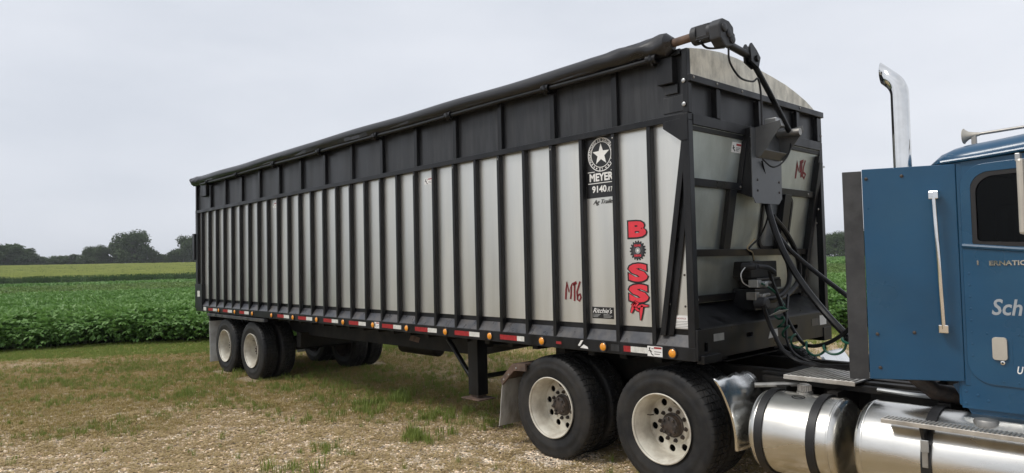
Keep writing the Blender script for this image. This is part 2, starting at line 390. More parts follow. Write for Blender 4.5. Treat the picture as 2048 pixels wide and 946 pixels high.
geo = N(nt, 'ShaderNodeNewGeometry'); pos = geo.outputs['Position']
def noise(sc, det=4, rough=.55):
    n = N(nt, 'ShaderNodeTexNoise'); n.inputs['Scale'].default_value = sc; n.inputs['Detail'].default_value = det; n.inputs['Roughness'].default_value = rough; L(pos, n.inputs['Vector']); return n.outputs[0]
def ramp(v, *st):
    r = N(nt, 'ShaderNodeValToRGB'); e = r.color_ramp.elements
    while len(e) < len(st): e.new(.5)
    for q, (p_, c_) in zip(e, st): q.position = p_; q.color = (*c_, 1)
    L(v, r.inputs[0]); return r.outputs[0]
def mixc(f, a, b_, mode='MIX'):
    x = N(nt, 'ShaderNodeMix', data_type='RGBA', blend_type=mode)
    for s_, v in ((0, f), (6, a), (7, b_)):
        if isinstance(v, (int, float)): x.inputs[s_].default_value = v
        elif isinstance(v, tuple): x.inputs[s_].default_value = (*v, 1)
        else: L(v, x.inputs[s_])
    return x.outputs[2]
def at(nm): a = N(nt, 'ShaderNodeAttribute', attribute_name=nm); return a.outputs['Fac']
vor = N(nt, 'ShaderNodeTexVoronoi'); vor.inputs['Scale'].default_value = 34; L(pos, vor.inputs['Vector'])
vor2 = N(nt, 'ShaderNodeTexVoronoi'); vor2.inputs['Scale'].default_value = 95; L(pos, vor2.inputs['Vector'])
bw = N(nt, 'ShaderNodeRGBToBW'); L(vor.outputs['Color'], bw.inputs[0]); bw2 = N(nt, 'ShaderNodeRGBToBW'); L(vor2.outputs['Color'], bw2.inputs[0])
peb = ramp(bw.outputs[0], (.12, (.17, .125, .085)), (.5, (.57, .44, .30)), (.88, (.86, .73, .55)))
peb2 = ramp(bw2.outputs[0], (.15, (.15, .11, .075)), (.5, (.55, .42, .29)), (.88, (.86, .73, .56)))
grav = mixc(.5, peb, peb2)
grav = mixc(.3, grav, ramp(noise(.55, 5), (.3, (.38, .275, .18)), (.52, (.56, .425, .285)), (.72, (.68, .55, .40))))
grav = mixc(at('bare'), grav, mixc(.7, grav, (.68, .60, .47)))
dry = ramp(noise(7, 6), (.35, (.12, .085, .045)), (.55, (.24, .17, .09)), (.7, (.33, .25, .14)))
pf = N(nt, 'ShaderNodeMath', operation='MULTIPLY'); pf.inputs[1].default_value = .5; L(at('patch'), pf.inputs[0])
col = mixc(pf.outputs[0], grav, mixc(.5, dry, ramp(noise(11, 6), (.4, (.10, .085, .035)), (.6, (.12, .13, .045)))))
grass = ramp(noise(5, 7, .7), (.35, (.16, .21, .045)), (.55, (.27, .32, .085)), (.72, (.40, .39, .15)))
col = mixc(at('verge'), col, grass)
col = mixc(at('field'), col, (.035, .04, .02))
L(col, b.inputs['Base Color']); b.inputs['Roughness'].default_value = .9; b.inputs['Specular IOR Level'].default_value = .2
bp = N(nt, 'ShaderNodeBump'); bp.inputs['Strength'].default_value = .8; bp.inputs['Distance'].default_value = .03
hh = N(nt, 'ShaderNodeMath', operation='ADD'); L(vor.outputs['Distance'], hh.inputs[0]); L(noise(30, 5), hh.inputs[1]); L(hh.outputs[0], bp.inputs['Height']); L(bp.outputs[0], b.inputs['Normal'])
gme.materials.append(g)
ground = tag(link(bpy.data.objects.new('ground', gme)), 'flat gravel yard running into farm fields to the horizon', None, kind='structure'); ground['category'] = 'ground'

# ------------------------------------------------------------------ vegetation, instanced as stuff
def leafquad(mb, c, d, w, l, up, fold=.15):
    """leaf: 2 quads folded along the midrib"""
    c, d = Vector(c), Vector(d).normalized(); s = d.cross(up); s = s.normalized() if s.length > 1e-4 else d.orthogonal().normalized(); n = s.cross(d)
    a = c; t = c+d*l; mq = c+d*l*.48+n*fold*l*.3
    mb.add([a, mq-s*w/2+n*fold*w, t, mq+s*w/2+n*fold*w, mq], [(0, 1, 4), (1, 2, 4), (0, 4, 3), (4, 2, 3)])
def tmpl(name, mbs):
    """template mesh from (MB, material) pairs"""
    me = bpy.data.meshes.new(name); v = []; f = []; mi = []; mats = []
    for k, (mb, mt) in enumerate(mbs):
        o = len(v); v += mb.v; f += [tuple(i+o for i in q) for q in mb.f]; mi += [k]*len(mb.f); mats.append(mt)
    me.from_pydata(v, [], f)
    for mt in mats: me.materials.append(M[mt])
    me.polygons.foreach_set('material_index', mi); me.update()
    return bpy.data.objects.new(name, me)
M['soy'] = leafmat('soybean_leaf', (.07, .13, .028), (.26, .385, .10), .42, .32, .5)
M['soyfar'] = leafmat('soybean_leaf_far', (.095, .205, .05), (.22, .37, .10), .5, .3, .4)
M['stem'] = mat('plant_stem', (.07, .09, .03), .7)
M['corn'] = leafmat('corn_leaf', (.045, .11, .02), (.10, .19, .04), .6, .25, .25)
M['tassel'] = leafmat('corn_tassel', (.38, .44, .11), (.58, .60, .20), .8, .2, .15)
M['blade'] = leafmat('grass_blade', (.11, .16, .03), (.28, .34, .085), .6, .3, .25)
M['straw'] = leafmat('dry_grass', (.28, .195, .09), (.62, .49, .27), .8, .2, .15)
M['olive'] = leafmat('fading_grass', (.22, .175, .055), (.46, .36, .15), .7, .25, .2)
M['stone'] = mat('gravel_stone', (.66, .505, .35), .85, var=.3, vscale=40, rnd=.6)
M['stone3'] = mat('dark_gravel_stone', (.13, .105, .085), .85, var=.3, vscale=40, rnd=.4)
M['stone2'] = mat('pale_gravel_stone', (.80, .69, .54), .85, var=.2, vscale=40, rnd=.3)
def rv(): return Vector((random.gauss(0, 1), random.gauss(0, 1), random.gauss(0, 1))).normalized()
def soy(size, h, n, lw, seed, mt):
    random.seed(seed); mb = MB(); st = MB()
    for k in range(n):
        a = random.uniform(0, 2*PI); r = size*math.sqrt(random.random()); z = h*(1-.75*random.random()**2.2)*(1-.12*(r/size)**2)
        c = Vector((r*math.cos(a), r*math.sin(a), z)); out_ = Vector((math.cos(a), math.sin(a), 0))
        base = (out_*random.uniform(.1, 1)*(r/size+.25)+rv()*.6+Vector((0, 0, random.uniform(-.25, .35)))).normalized()
        up = (Vector((0, 0, 1))+rv()*.35).normalized()
        for q in (-1, 0, 1):     # trifoliate
            d = (Matrix.Rotation(q*1.15+random.uniform(-.2, .2), 3, up) @ base); d.z -= random.uniform(0, .35)
            leafquad(mb, c, d, lw*random.uniform(.75, 1.1), lw*random.uniform(1.25, 1.7), up)
    for k in range(max(3, n//14)):
        a = random.uniform(0, 2*PI); r = size*.8*random.random()
        st.tube([(r*math.cos(a), r*math.sin(a), 0), (r*1.1*math.cos(a), r*1.1*math.sin(a), h*.85)], .006, 3, cap=False)
    return [(mb, mt), (st, 'stem')]
def scatter(name, label, cat, pts, rz, sc, ix, templates, tilt=None):
    col = bpy.data.collections.new(name+'_templates')
    for t in templates: col.objects.link(t)
    me = bpy.data.meshes.new(name); me.from_pydata(np.asarray(pts).tolist(), [], [])
    n = len(pts); rot = np.zeros((n, 3), np.float32); rot[:, 2] = rz
    if tilt is not None: rot[:, :2] = tilt
    a = me.attributes.new('rot', 'FLOAT_VECTOR', 'POINT'); a.data.foreach_set('vector', rot.ravel())
    s = np.asarray(sc, np.float32); s = np.repeat(s[:, None], 3, 1) if s.ndim == 1 else s
    a = me.attributes.new('scl', 'FLOAT_VECTOR', 'POINT'); a.data.foreach_set('vector', s.ravel())
    a = me.attributes.new('idx', 'INT', 'POINT'); a.data.foreach_set('value', np.asarray(ix, np.int32))
    o = link(bpy.data.objects.new(name, me))
    ng = bpy.data.node_groups.new(name, 'GeometryNodeTree')
    ng.interface.new_socket('Geometry', in_out='INPUT', socket_type='NodeSocketGeometry'); ng.interface.new_socket('Geometry', in_out='OUTPUT', socket_type='NodeSocketGeometry')
    gi = N(ng, 'NodeGroupInput'); go = N(ng, 'NodeGroupOutput'); ip = N(ng, 'GeometryNodeInstanceOnPoints'); ci = N(ng, 'GeometryNodeCollectionInfo')
    ci.inputs['Collection'].default_value = col; ci.inputs['Separate Children'].default_value = True; ci.inputs['Reset Children'].default_value = True
    def na(nm, dt): q = N(ng, 'GeometryNodeInputNamedAttribute', data_type=dt); q.inputs['Name'].default_value = nm; return q.outputs['Attribute']
    er = N(ng, 'FunctionNodeEulerToRotation'); L = ng.links.new
    L(gi.outputs[0], ip.inputs['Points']); L(ci.outputs[0], ip.inputs['Instance']); ip.inputs['Pick Instance'].default_value = True
    L(na('idx', 'INT'), ip.inputs['Instance Index']); L(na('rot', 'FLOAT_VECTOR'), er.inputs[0]); L(er.outputs[0], ip.inputs['Rotation']); L(na('scl', 'FLOAT_VECTOR'), ip.inputs['Scale'])
    L(ip.outputs[0], go.inputs[0])
    md = o.modifiers.new('scatter', 'NODES'); md.node_group = ng
    return tag(o, label, cat, kind='stuff')
def jitter_grid(x0, x1, y0, y1, s, j=.45):
    a = np.arange(x0, x1, s); b_ = np.arange(y0, y1, s); X, Y = np.meshgrid(a, b_); X = X.ravel(); Y = Y.ravel()
    return X+RNG.uniform(-j, j, X.size)*s, Y+RNG.uniform(-j, j, X.size)*s
def in_view(x, y, a0=-98, a1=2):
    d, a = polar(x, y); return (a > a0) & (a < a1)
FAST_T = [tmpl('soy_near_%d' % k, soy(.40, .78, 130, .072, 100+k, 'soy')) for k in range(3)]
X, Y = jitter_grid(-70, 60, -40, 80, .42); d, a = polar(X, Y); s = soyd(X, Y)
k = (s > .05) & (d < 46) & in_view(X, Y); X, Y, s = X[k], Y[k], s[k]
pts1 = np.stack([X, Y, hgt(X, Y)], 1); sc1 = RNG.uniform(.85, 1.15, len(X))*(.72+.28*sstep(0, .9, s)); ix1 = RNG.integers(0, 3, len(X))
FAST_M = [tmpl('soy_mid_%d' % k, soy(1.05, .78, 230, .115, 200+k, 'soyfar')) for k in range(3)]
X, Y = jitter_grid(-150, 120, -70, 160, 1.25); d, a = polar(X, Y); s = soyd(X, Y)
k = (s > .3) & (d >= 45) & (d < 112) & in_view(X, Y); X, Y = X[k], Y[k]
pts2 = np.stack([X, Y, hgt(X, Y)], 1); sc2 = RNG.uniform(.85, 1.15, len(X)); ix2 = RNG.integers(3, 6, len(X))
FAST_F = [tmpl('soy_zfar_%d' % k, soy(2.6, .80, 170, .30, 300+k, 'soyfar')) for k in range(2)]
def is_corn(x, y):
    d, a = polar(x, y); return (a < -46) & (d > 186+6*np.sin(a*.35))
X, Y = jitter_grid(-330, 330, -150, 330, 3.0); d, a = polar(X, Y); s = soyd(X, Y)
k = (s > .3) & (d >= 111) & (d < 315) & in_view(X, Y) & ~is_corn(X-0, Y-0) & ~((a < -46) & (d > 181)); X, Y = X[k], Y[k]
pts3 = np.stack([X, Y, hgt(X, Y)], 1); sc3 = np.stack([RNG.uniform(.9, 1.1, len(X))]*2+[RNG.uniform(.9, 1.15, len(X))], 1); ix3 = RNG.integers(6, 8, len(X))
scatter('soybean_field', 'dense green soybean crop filling the field behind the yard', 'crop', np.vstack([pts1, pts2, pts3]),
        RNG.uniform(0, 6.28, len(pts1)+len(pts2)+len(pts3)), np.vstack([np.repeat(sc1[:, None], 3, 1), np.repeat(sc2[:, None], 3, 1), sc3]), np.concatenate([ix1, ix2, ix3]), FAST_T+FAST_M+FAST_F)
def corn(seed):
    random.seed(seed); lf = MB(); ts = MB()
    for k in range(46):
        x, y = random.uniform(-1.7, 1.7), random.uniform(-1.7, 1.7); h = random.uniform(1.95, 2.35)
        lf.tube([(x, y, 0), (x, y, h-.25)], .022, 3, cap=False)
        for q in range(8):
            z = .25+q*.22; an = q*PI+random.uniform(-.6, .6); l = random.uniform(.45, .7)
            o_ = Vector((math.cos(an), math.sin(an), 0)); s_ = Vector((-math.sin(an), math.cos(an), 0))*.05
            b0 = Vector((x, y, z)); b1 = b0+o_*l*.5+Vector((0, 0, .28)); b2 = b0+o_*l
            lf.add([b0-s_, b0+s_, b1+s_, b1-s_, b2], [(0, 1, 2, 3), (3, 2, 4)])
        for q in range(5):
            an = random.uniform(0, 6.28); o_ = Vector((math.cos(an)*.14, math.sin(an)*.14, .28)); s_ = Vector((-math.sin(an), math.cos(an), 0))*.03
            b0 = Vector((x, y, h-.28)); ts.add([b0-s_, b0+s_, b0+o_+s_, b0+o_-s_], [(0, 1, 2, 3)])
    return [(lf, 'corn'), (ts, 'tassel')]
X, Y = jitter_grid(-400, 20, -120, 330, 3.1, .3); d, a = polar(X, Y)
k = is_corn(X, Y) & (d < 372) & in_view(X, Y, -96, -44); X, Y = X[k], Y[k]
scatter('corn_field', 'strip of tall tasselled corn beyond the soybeans at left', 'crop', np.stack([X, Y, hgt(X, Y)], 1), RNG.uniform(0, 6.28, len(X)),
        np.stack([RNG.uniform(.92, 1.08, len(X))]*2+[RNG.uniform(1.14, 1.3, len(X))], 1), RNG.integers(0, 3, len(X)), [tmpl('corn_%d' % k, corn(60+k)) for k in range(3)])
def tuft(seed, n, h, w, spread, lean, mt):
    random.seed(seed); mb = MB()
    for k in range(n):
        a = random.uniform(0, 6.28); r = spread*math.sqrt(random.random()); hh = h*random.uniform(.45, 1); an = random.uniform(0, 6.28); ln = lean*random.uniform(.3, 1)*hh
        b0 = Vector((r*math.cos(a), r*math.sin(a), -.005)); t = Vector((math.cos(an), math.sin(an), 0)); s_ = Vector((-t.y, t.x, 0))*w/2
        b1 = b0+t*ln*.35+Vector((0, 0, hh*.6)); b2 = b0+t*ln+Vector((0, 0, hh))
        mb.add([b0-s_, b0+s_, b1+s_*.8, b1-s_*.8, b2], [(0, 1, 2, 3), (3, 2, 4)])
    return [(mb, mt)]
def litter(seed, n, mt):
    random.seed(seed); mb = MB()
    for k in range(n):
        x, y, a, l = random.uniform(-.1, .1), random.uniform(-.1, .1), random.uniform(0, 6.28), random.uniform(.03, .09)
        d_ = Vector((math.cos(a), math.sin(a), random.uniform(-.15, .3)))*l; s_ = Vector((-math.sin(a), math.cos(a), 0))*random.uniform(.003, .007); o_ = Vector((x, y, random.uniform(.004, .016)))
        mb.add([o_-s_, o_+s_, o_+d_+s_, o_+d_-s_], [(0, 1, 2, 3)])
    return [(mb, mt)]
GT = ([tmpl('grass_a%d' % k, tuft(10+k, 16, .14, .007, .06, .5, 'blade')) for k in range(3)]
      + [tmpl('grass_b%d' % k, tuft(20+k, 14, .08, .006, .07, 1.0, 'olive')) for k in range(2)]
      + [tmpl('grass_c%d' % k, tuft(30+k, 12, .06, .006, .08, 1.6, 'straw')) for k in range(2)]
      + [tmpl('grass_d%d' % k, litter(40+k, 16, 'straw')) for k in range(2)])
def yard_grass():
    R = RNG
    n = 300000; X = R.uniform(-20, 5, n); Y = R.uniform(-10.5, 8, n); d, a = polar(X, Y)
    keep = (d > 3.2) & in_view(X, Y, -112, 2) & (R.random(n) < np.clip(1.2-d*.022, .5, 1)); X, Y = X[keep], Y[keep]
    pt = patch(X, Y); vg = verge(X, Y); s = soyd(X, Y); n = len(X)
    fine = fbm(X, Y, .55, 77, 3); u = R.random(n)
    gr = (u < (.20*pt*sstep(.35, .65, fine)+.003)) & (vg < .5)
    ol = (~gr) & (R.random(n) < .6*pt+.03) & (vg < .5)
    st = (~gr) & (~ol) & (R.random(n) < .25*pt+.05) & (vg < .5)
    li = (~gr) & (~ol) & (~st) & (vg < .5) & (R.random(n) < .24)
    v_ = (vg >= .5) & (s < .3)
    ix = np.full(n, -1); ix[gr] = R.integers(0, 3, gr.sum()); ix[ol] = R.integers(3, 5, ol.sum()); ix[st] = R.integers(5, 7, st.sum()); ix[li] = R.integers(7, 9, li.sum())
    ix[v_] = R.choice([0, 1, 2, 3, 4, 5], v_.sum(), p=[.2, .2, .2, .15, .15, .1])
    sc = R.uniform(.35, .85, n); sc[li] *= 1.3; sc[v_] *= .75
    # a few taller clumps beside the trailer as in the picture
    ex = []
    for px, py, cnt, spr, hs_ in ((848, 872, 26, .34, 1.5), (740, 812, 40, .5, 1.25), (795, 800, 22, .3, 1.6), (880, 836, 26, .3, 1.1), (640, 800, 22, .45, .95), (505, 752, 30, .6, 1.2), (450, 745, 24, .4, 1.2), (600, 770, 40, .8, 1.1), (90, 770, 30, .6, 1.0), (365, 795, 14, .2, 1.3), (640, 905, 16, .3, .9), (590, 945, 10, .3, 1.2), (930, 830, 26, .5, 1.1), (930, 760, 44, .9, 1.0), (700, 770, 40, 1.1, .9), (980, 850, 24, .35, 1.0)):
        c = P(px, py, 'z', 0)
        for q in range(cnt): ex.append((c.x+random.gauss(0, spr*.5), c.y+random.gauss(0, spr*.5), hs_*random.uniform(.6, 1.1)))
    ex = np.array(ex); k = ix >= 0; X, Y, sc, ix = X[k], Y[k], sc[k], ix[k]
    X = np.concatenate([X, ex[:, 0]]); Y = np.concatenate([Y, ex[:, 1]]); sc = np.concatenate([sc, ex[:, 2]]); ix = np.concatenate([ix, R.integers(0, 3, len(ex))])
    # nothing grows through the tyres
    ok = np.ones(len(X), bool)
    for wx in (-10.57, -9.31, -1.78, -.43):
        for wy in (.19, 2.4): ok &= ~((np.abs(X-wx) < .3) & (np.abs(Y-wy) < .35))
    X, Y, sc, ix = X[ok], Y[ok], sc[ok], ix[ok]
    scatter('yard_grass', 'patchy weeds, fading grass and straw over the gravel yard', 'grass', np.stack([X, Y, hgt(X, Y)], 1), R.uniform(0, 6.28, len(X)), sc, ix, GT)
    # grass beyond the trailer, coarser
    n = 60000; X = R.uniform(-22, 14, n); Y = R.uniform(2, 24, n); d, a = polar(X, Y); s = soyd(X, Y)
    k = (s < .2) & in_view(X, Y, -88, 2) & (Y > np.where(X > -13, 3.0, 99)); X, Y = X[k], Y[k]; s = s[k]
    ix = R.choice([0, 1, 2, 3, 4, 5], len(X), p=[.2, .2, .2, .15, .15, .1]); brown = (s < -3.6) & (R.random(len(X)) < .6); ix[brown] = R.integers(5, 7, brown.sum())
    scatter('verge_grass', 'mown grass strip between the trailer and the soybeans', 'grass', np.stack([X, Y, hgt(X, Y)], 1), R.uniform(0, 6.28, len(X)), R.uniform(.6, 1.1, len(X)), ix, [o.copy() for o in GT])
yard_grass()
def pebble(seed):
    random.seed(seed); mb = MB()
    t = [(0, 0, 1), (1, 0, 0), (0, 1, 0), (-1, 0, 0), (0, -1, 0), (0, 0, -.6), (.75, .75, .25), (-.75, .75, .2), (-.75, -.75, .3), (.75, -.75, .2)]
    v = [Vector(q)*random.uniform(.7, 1.15) for q in t]
    f = [(0, 1, 6), (0, 6, 2), (0, 2, 7), (0, 7, 3), (0, 3, 8), (0, 8, 4), (0, 4, 9), (0, 9, 1), (5, 6, 1), (5, 2, 6), (5, 7, 2), (5, 3, 7), (5, 8, 3), (5, 4, 8), (5, 9, 4), (5, 1, 9)]
    return mb.add([(q.x*.012, q.y*.010, q.z*.0065) for q in v], f)
n = 430000; X = RNG.uniform(-12, 4.5, n); Y = RNG.uniform(-9, 3, n); d, a = polar(X, Y)
k = (d > 3.2) & (d < 13) & in_view(X, Y, -110, 0) & (RNG.random(n) < np.clip(1.7-d*.13, .1, 1)*(1-.75*patch(X, Y))); X, Y = X[k], Y[k]
scatter('gravel_stones', 'loose tan gravel stones covering the foreground yard', 'gravel', np.stack([X, Y, hgt(X, Y)+.001], 1), RNG.uniform(0, 6.28, len(X)), .65+1.3*RNG.random(len(X))**2,
        RNG.integers(0, 6, len(X)), [tmpl('stone_%d' % k, [(pebble(500+k), 'stone' if k < 3 else ('stone2' if k < 5 else 'stone3'))]) for k in range(6)])

# ------------------------------------------------------------------ wheels (shared by trailer and tractor)
def tyre_mesh():
    mb = MB(); R = .525; nb = 52; ang = []
    for k in range(nb):
        a0 = 2*PI*k/nb; st = 2*PI/nb
        ang += [(a0, 0), (a0+st*.40, 0), (a0+st*.43, 1), (a0+st*.55, 1), (a0+st*.58, 0)]
    ang = [(a, s, i) for i, (a, s) in enumerate(ang)]
    h = .138
    prof = [(-.120, .292, 0, 0), (-.130, .31, 0, 0), (-.140, .345, 0, 0), (-.145, .385, 0, 0), (-.1465, .39, 0, 0), (-.147, .42, 0, 0), (-.1455, .424, 0, 0), (-.142, .46, 0, 0), (-.1425, .466, 0, 0), (-.134, .496, 0, 0), (-.126, .511, 2, 0), (-.118, R-.006, 2, 0),
            (-.070, R, 2, 1), (-.067, R-.020, 0, 1), (-.055, R-.020, 0, 1), (-.052, R, 3, 1), (-.008, R, 3, -1), (-.006, R-.020, 0, -1), (.006, R-.020, 0, -1), (.008, R, 3, -1), (.052, R, 3, 1), (.056, R-.017, 0, 1), (.066, R-.017, 0, 1), (.070, R, 2, 1), (.118, R-.006, 2, 0),
            (.126, .511, 2, 0), (.134, .496, 0, 0), (.142, .46, 0, 0), (.147, .42, 0, 0), (.140, .345, 0, 0), (.120, .292, 0, 0)]
    m = len(ang); vs = []; fs = []
    for (y, r, sp, zz) in prof:
        for (a, s, i) in ang:
            rr = r-((.010 if sp == 3 else .006) if (sp >= 2 and s) else 0); yy = y+(zz*.010*(1 if (i//5*2+(1 if i % 5 >= 2 else 0)) % 2 else -1))
            vs.append((rr*math.sin(a), yy, rr*math.cos(a)))
    for i in range(len(prof)-1):
        for k in range(m): k2 = (k+1) % m; fs.append((i*m+k, i*m+k2, (i+1)*m+k2, (i+1)*m+k))
    # raised sidewall lettering blocks and rings
    mb.add(vs, fs)
    return mb.mesh('tyre', 'rubber', True)
TYRE = tyre_mesh()
def rim_mesh():
    """deep-dish disc wheel, y=0 tyre centre, outside at -y"""
    mb = MB()
    mb.lathe([(-.150, .294), (-.158, .303), (-.154, .311), (-.142, .305), (-.13, .292), (-.12, .285), (-.085, .272), (-.04, .264), (.07, .260), (.07, .270), (-.035, .273), (-.08, .285), (-.12, .296)], (0, 0, 0), 'y', 56, closed=True)
    holes = [circle(.033, 14, .214*math.cos(2*PI*k/10), .214*math.sin(2*PI*k/10)) for k in range(10)]
    mb.prism(circle(.2605, 56), (0, .058, 0), (1, 0, 0), (0, 0, 1), (0, 1, 0), .012, holes)
    mb.lathe([(-.002, .168), (-.012, .163), (-.018, .155), (-.018, .10), (-.002, .10)], (0, .06, 0), 'y', 40)
    return mb
RIM = rim_mesh().mesh('rim', 'rim', True); RIMI = rim_mesh().mesh('grimy_shaded_inner_rim', 'hub', True)  # inner rims: grime plus the shade around them, both put into the dark colour
def hub_mesh():
    mb = MB(); mb.lathe([(-.01, .112), (-.03, .11), (-.035, .098), (-.055, .094), (-.06, .090), (-.078, .087), (-.084, .075), (-.086, .001)], (0, .06, 0), 'y', 24)
    for k in range(8):
        a = 2*PI*k/8+.2; mb.lathe([(0, .013), (-.014, .013), (-.016, .010), (-.016, .001)], (.071*math.cos(a), -.024, .071*math.sin(a)), 'y', 6)
    return mb.mesh('hub', 'hub', True)
HUB = hub_mesh()
def nuts_mesh():
    mb = MB()
    for k in range(10):
        a = 2*PI*(k+.5)/10; c = (.136*math.cos(a), .056, .136*math.sin(a))
        mb.lathe([(-.014, .021), (-.020, .021), (-.022, .017), (-.034, .016), (-.038, .012), (-.038, .008), (-.046, .008), (-.046, .0005)], c, 'y', 6)
    mb.tube([(.05, -.05, .22), (.035, .0, .225), (.03, .055, .225)], .005, 6)
    return mb.mesh('lug_nuts', 'hub', True)
NUTS = nuts_mesh()
DRUM = MB().lathe([(.03, .001), (.03, .19), (.2, .205), (.21, .205), (.21, .001)], (0, 0, 0), 'y', 28).mesh('brake_drum', 'hub', True)
WR = .51
def dual(parent, x, y_out, side):
    """pair of tyres on one axle end; side=-1 near, +1 far; y_out: plane of the outer rim lip"""
    for j in (0, 1):
        c = (x, y_out-side*(.156+j*.34), WR)
        flip = (side < 0) == (j == 0)         # outer wheel dish faces out, inner wheel faces in
        rot = Matrix.Identity(3) if flip else Matrix.Rotation(PI, 3, 'Z')
        spin = Matrix.Rotation(random.uniform(0, 6.28), 3, 'Y')
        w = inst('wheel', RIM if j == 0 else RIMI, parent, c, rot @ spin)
        inst('tyre', TYRE, w, c, rot @ spin)
        if j == 0:
            inst('hub', HUB, w, c, rot @ spin); inst('lug_nuts', NUTS, w, c, rot @ spin)
        else: inst('brake_drum', DRUM, w, c, Matrix.Identity(3) if side > 0 else Matrix.Rotation(PI, 3, 'Z'))

# ------------------------------------------------------------------ the trailer
TL, TW = 12.0, 2.59
ZB, ZR, ZM0, ZM, ZT, ZF = 1.139, 1.255, 3.172, 3.232, 3.785, 3.555
PY = .060                      # depth of the wall sheets behind the rib faces
T = empty('grain_trailer', (-6, TW/2, 0), 'long silver and black ribbed farm trailer with a rolled tarp on top', 'trailer')
RX = [-.438-.4015*k for k in range(29)]
def wall(y0, s):
    """one long side; s=+1: outside faces -y (near), s=-1: far side"""
    Y = lambda d: y0+s*d
    def bx(name, mt, x0, x1, d0, d1, z0, z1, bev=.004): return part(name, mt, T, x0, x1, min(Y(d0), Y(d1)), max(Y(d0), Y(d1)), z0, z1, bev=bev)
    ribm = MB().box(0, .042, min(s*.002, s*.066), max(s*.002, s*.066), ZR-.004, ZM0).mesh('rib', 'black')
    panm = MB().box(.003, .3985, min(s*PY, s*(PY+.004)), max(s*PY, s*(PY+.004)), 1.40, ZM0+.03).mesh('side_panel', 'alu')
    shm = MB().hexa([(x, y0 and 0+s*q or s*q, z) for x in (.043, .4005) for q, z in ((.003, ZR-.012), (.003, ZR), (.062, 1.338), (.062, 1.349))]).mesh('shelf_plate', 'shelf')
    for i, x in enumerate(RX):
        inst('rib', ribm, T, (x, y0, 0), bev=.004)
        if i: inst('side_panel', panm, T, (x+.02, y0, 0)); inst('shelf_plate', shm, T, (x, y0, 0))
    bx('side_panel', 'alu', RX[0]+.02, -.02, PY, PY+.004, 1.40, ZM0+.03, 0)
    bx('side_panel', 'alu', -TL+.05, RX[-1]+.02, PY, PY+.004, 1.40, ZM0+.03, 0)
    MB().hexa([(x, Y(q), z) for x in (RX[0]+.043, -.068) for q, z in ((.003, ZR-.012), (.003, ZR), (.062, 1.338), (.062, 1.349))]).build('shelf_plate', 'shelf', T)
    bx('lower_sill', 'black', -TL+.05, -.03, PY+.006, PY+.05, 1.20, 1.46, 0)
    bx('rub_rail', 'black', -TL, 0, 0, .07, ZB, ZR-.002)
    bx('mid_rail', 'black', -TL, -.001, -.004, .08, ZM0, ZM)
    bx('corner_post', 'black', -.068, 0, -.002, .068, ZR-.002, ZM0-.001)
    bx('rear_post', 'black', -TL, -TL+.11, -.002, .08, ZR-.002, ZM0-.001)
    zt = ZT if s > 0 else ZF
    pm = MB().box(0, .065, min(s*.003, s*.056), max(s*.003, s*.056), ZM-.001, zt-.02).mesh('extension_post', 'black')
    sm = MB().box(.004, .796, min(s*.05, s*.056), max(s*.05, s*.056), ZM-.002, zt).mesh('extension_panel', 'sheet')
    for k in range(14):
        x = -.824-.798*k; inst('extension_post', pm, T, (x, y0, 0), bev=.004)
        if k: inst('extension_panel', sm, T, (x+.03, y0, 0))
    bx('extension_panel', 'sheet', -.79, -.004, .044, .05, ZM-.002, zt, 0)
    bx('extension_panel', 'sheet', -TL+.02, -11.17, .05, .056, ZM-.002, zt, 0)
    bx('extension_post', 'black', -.05, .0, .002, .058, ZM+.001, zt-.004)
    bx('extension_post', 'black', -TL, -TL+.06, .002, .06, ZM+.001, zt-.004)
    bx('top_rail', 'black', -TL+.01, -.06, -.006, .064, zt-.045, zt+.004)
wall(0, 1); wall(TW, -1)
# near side fittings
poly = [(P(x, y, 'y', 0).x, P(x, y, 'y', 0).z) for x, y in ((1335, 239), (1367, 234))]
MB().prism([(-.25, ZM0), (-.25, 3.125), (-.075, 3.0), (-.005, 3.0), (-.005, ZM0+.05), (-.06, ZM0+.05), (-.08, ZM0+.02), (-.23, ZM0+.012)], (0, -.010, 0), (1, 0, 0), (0, 0, 1), (0, 1, 0), .012).build('gusset', 'black', T, .002)
# slanted strut on the near side at the front (edge of the sloping bulkhead)
def strut(y0, s):
    mb = MB(); q = [(-.055, 3.07), (-.335, 1.335), (-.225, 1.335), (-.0, 2.75), (-.0, 3.07)]
    mb.prism([(-.075, 3.07), (-.36, 1.34), (-.305, 1.34), (-.022, 3.07)], (0, y0+s*.012, 0), (1, 0, 0), (0, 0, 1), (0, s, 0), .05)
    mb.prism([(-.022, 3.07), (-.305, 1.34), (-.24, 1.34), (-.004, 2.82), (-.004, 3.07)], (0, y0+s*.04, 0), (1, 0, 0), (0, 0, 1), (0, s, 0), .018)
    mb.build('diagonal_strut', 'black', T, .003)
strut(0, 1); strut(TW, -1)
def bolts(name, mt, pts, ax, r, h, parent=T):
    me = MB().lathe([(0, r), (h*.6, r), (h, r*.6), (h, .0005)], (0, 0, 0), ax, 10).mesh(name, mt, True)
    for q in pts: inst(name, me, parent, q)
bolts('bolt', 'zinc', [(P(x, y, 'y', -.004).x, -.004, P(x, y, 'y', -.004).z) for x, y in ((1367, 161), (1368, 208))], 'y', .019, -.012)
bolts('bolt', 'steel', [(P(x, y, 'y', .035).x, .036, P(x, y, 'y', .035).z) for x, y in ((1353, 460), (1339, 608), (1366, 311))], 'y', .011, -.006)
bolts('bolt', 'hub', [(P(x, y, 'y', .06).x, .06, P(x, y, 'y', .06).z) for x, y in ((1369, 550), (1371, 613))], 'y', .010, -.005)
bolts('bolt', 'steel', [(x+.02, .002, ZM0-.04) for x in RX[1::2]], 'y', .009, -.005)
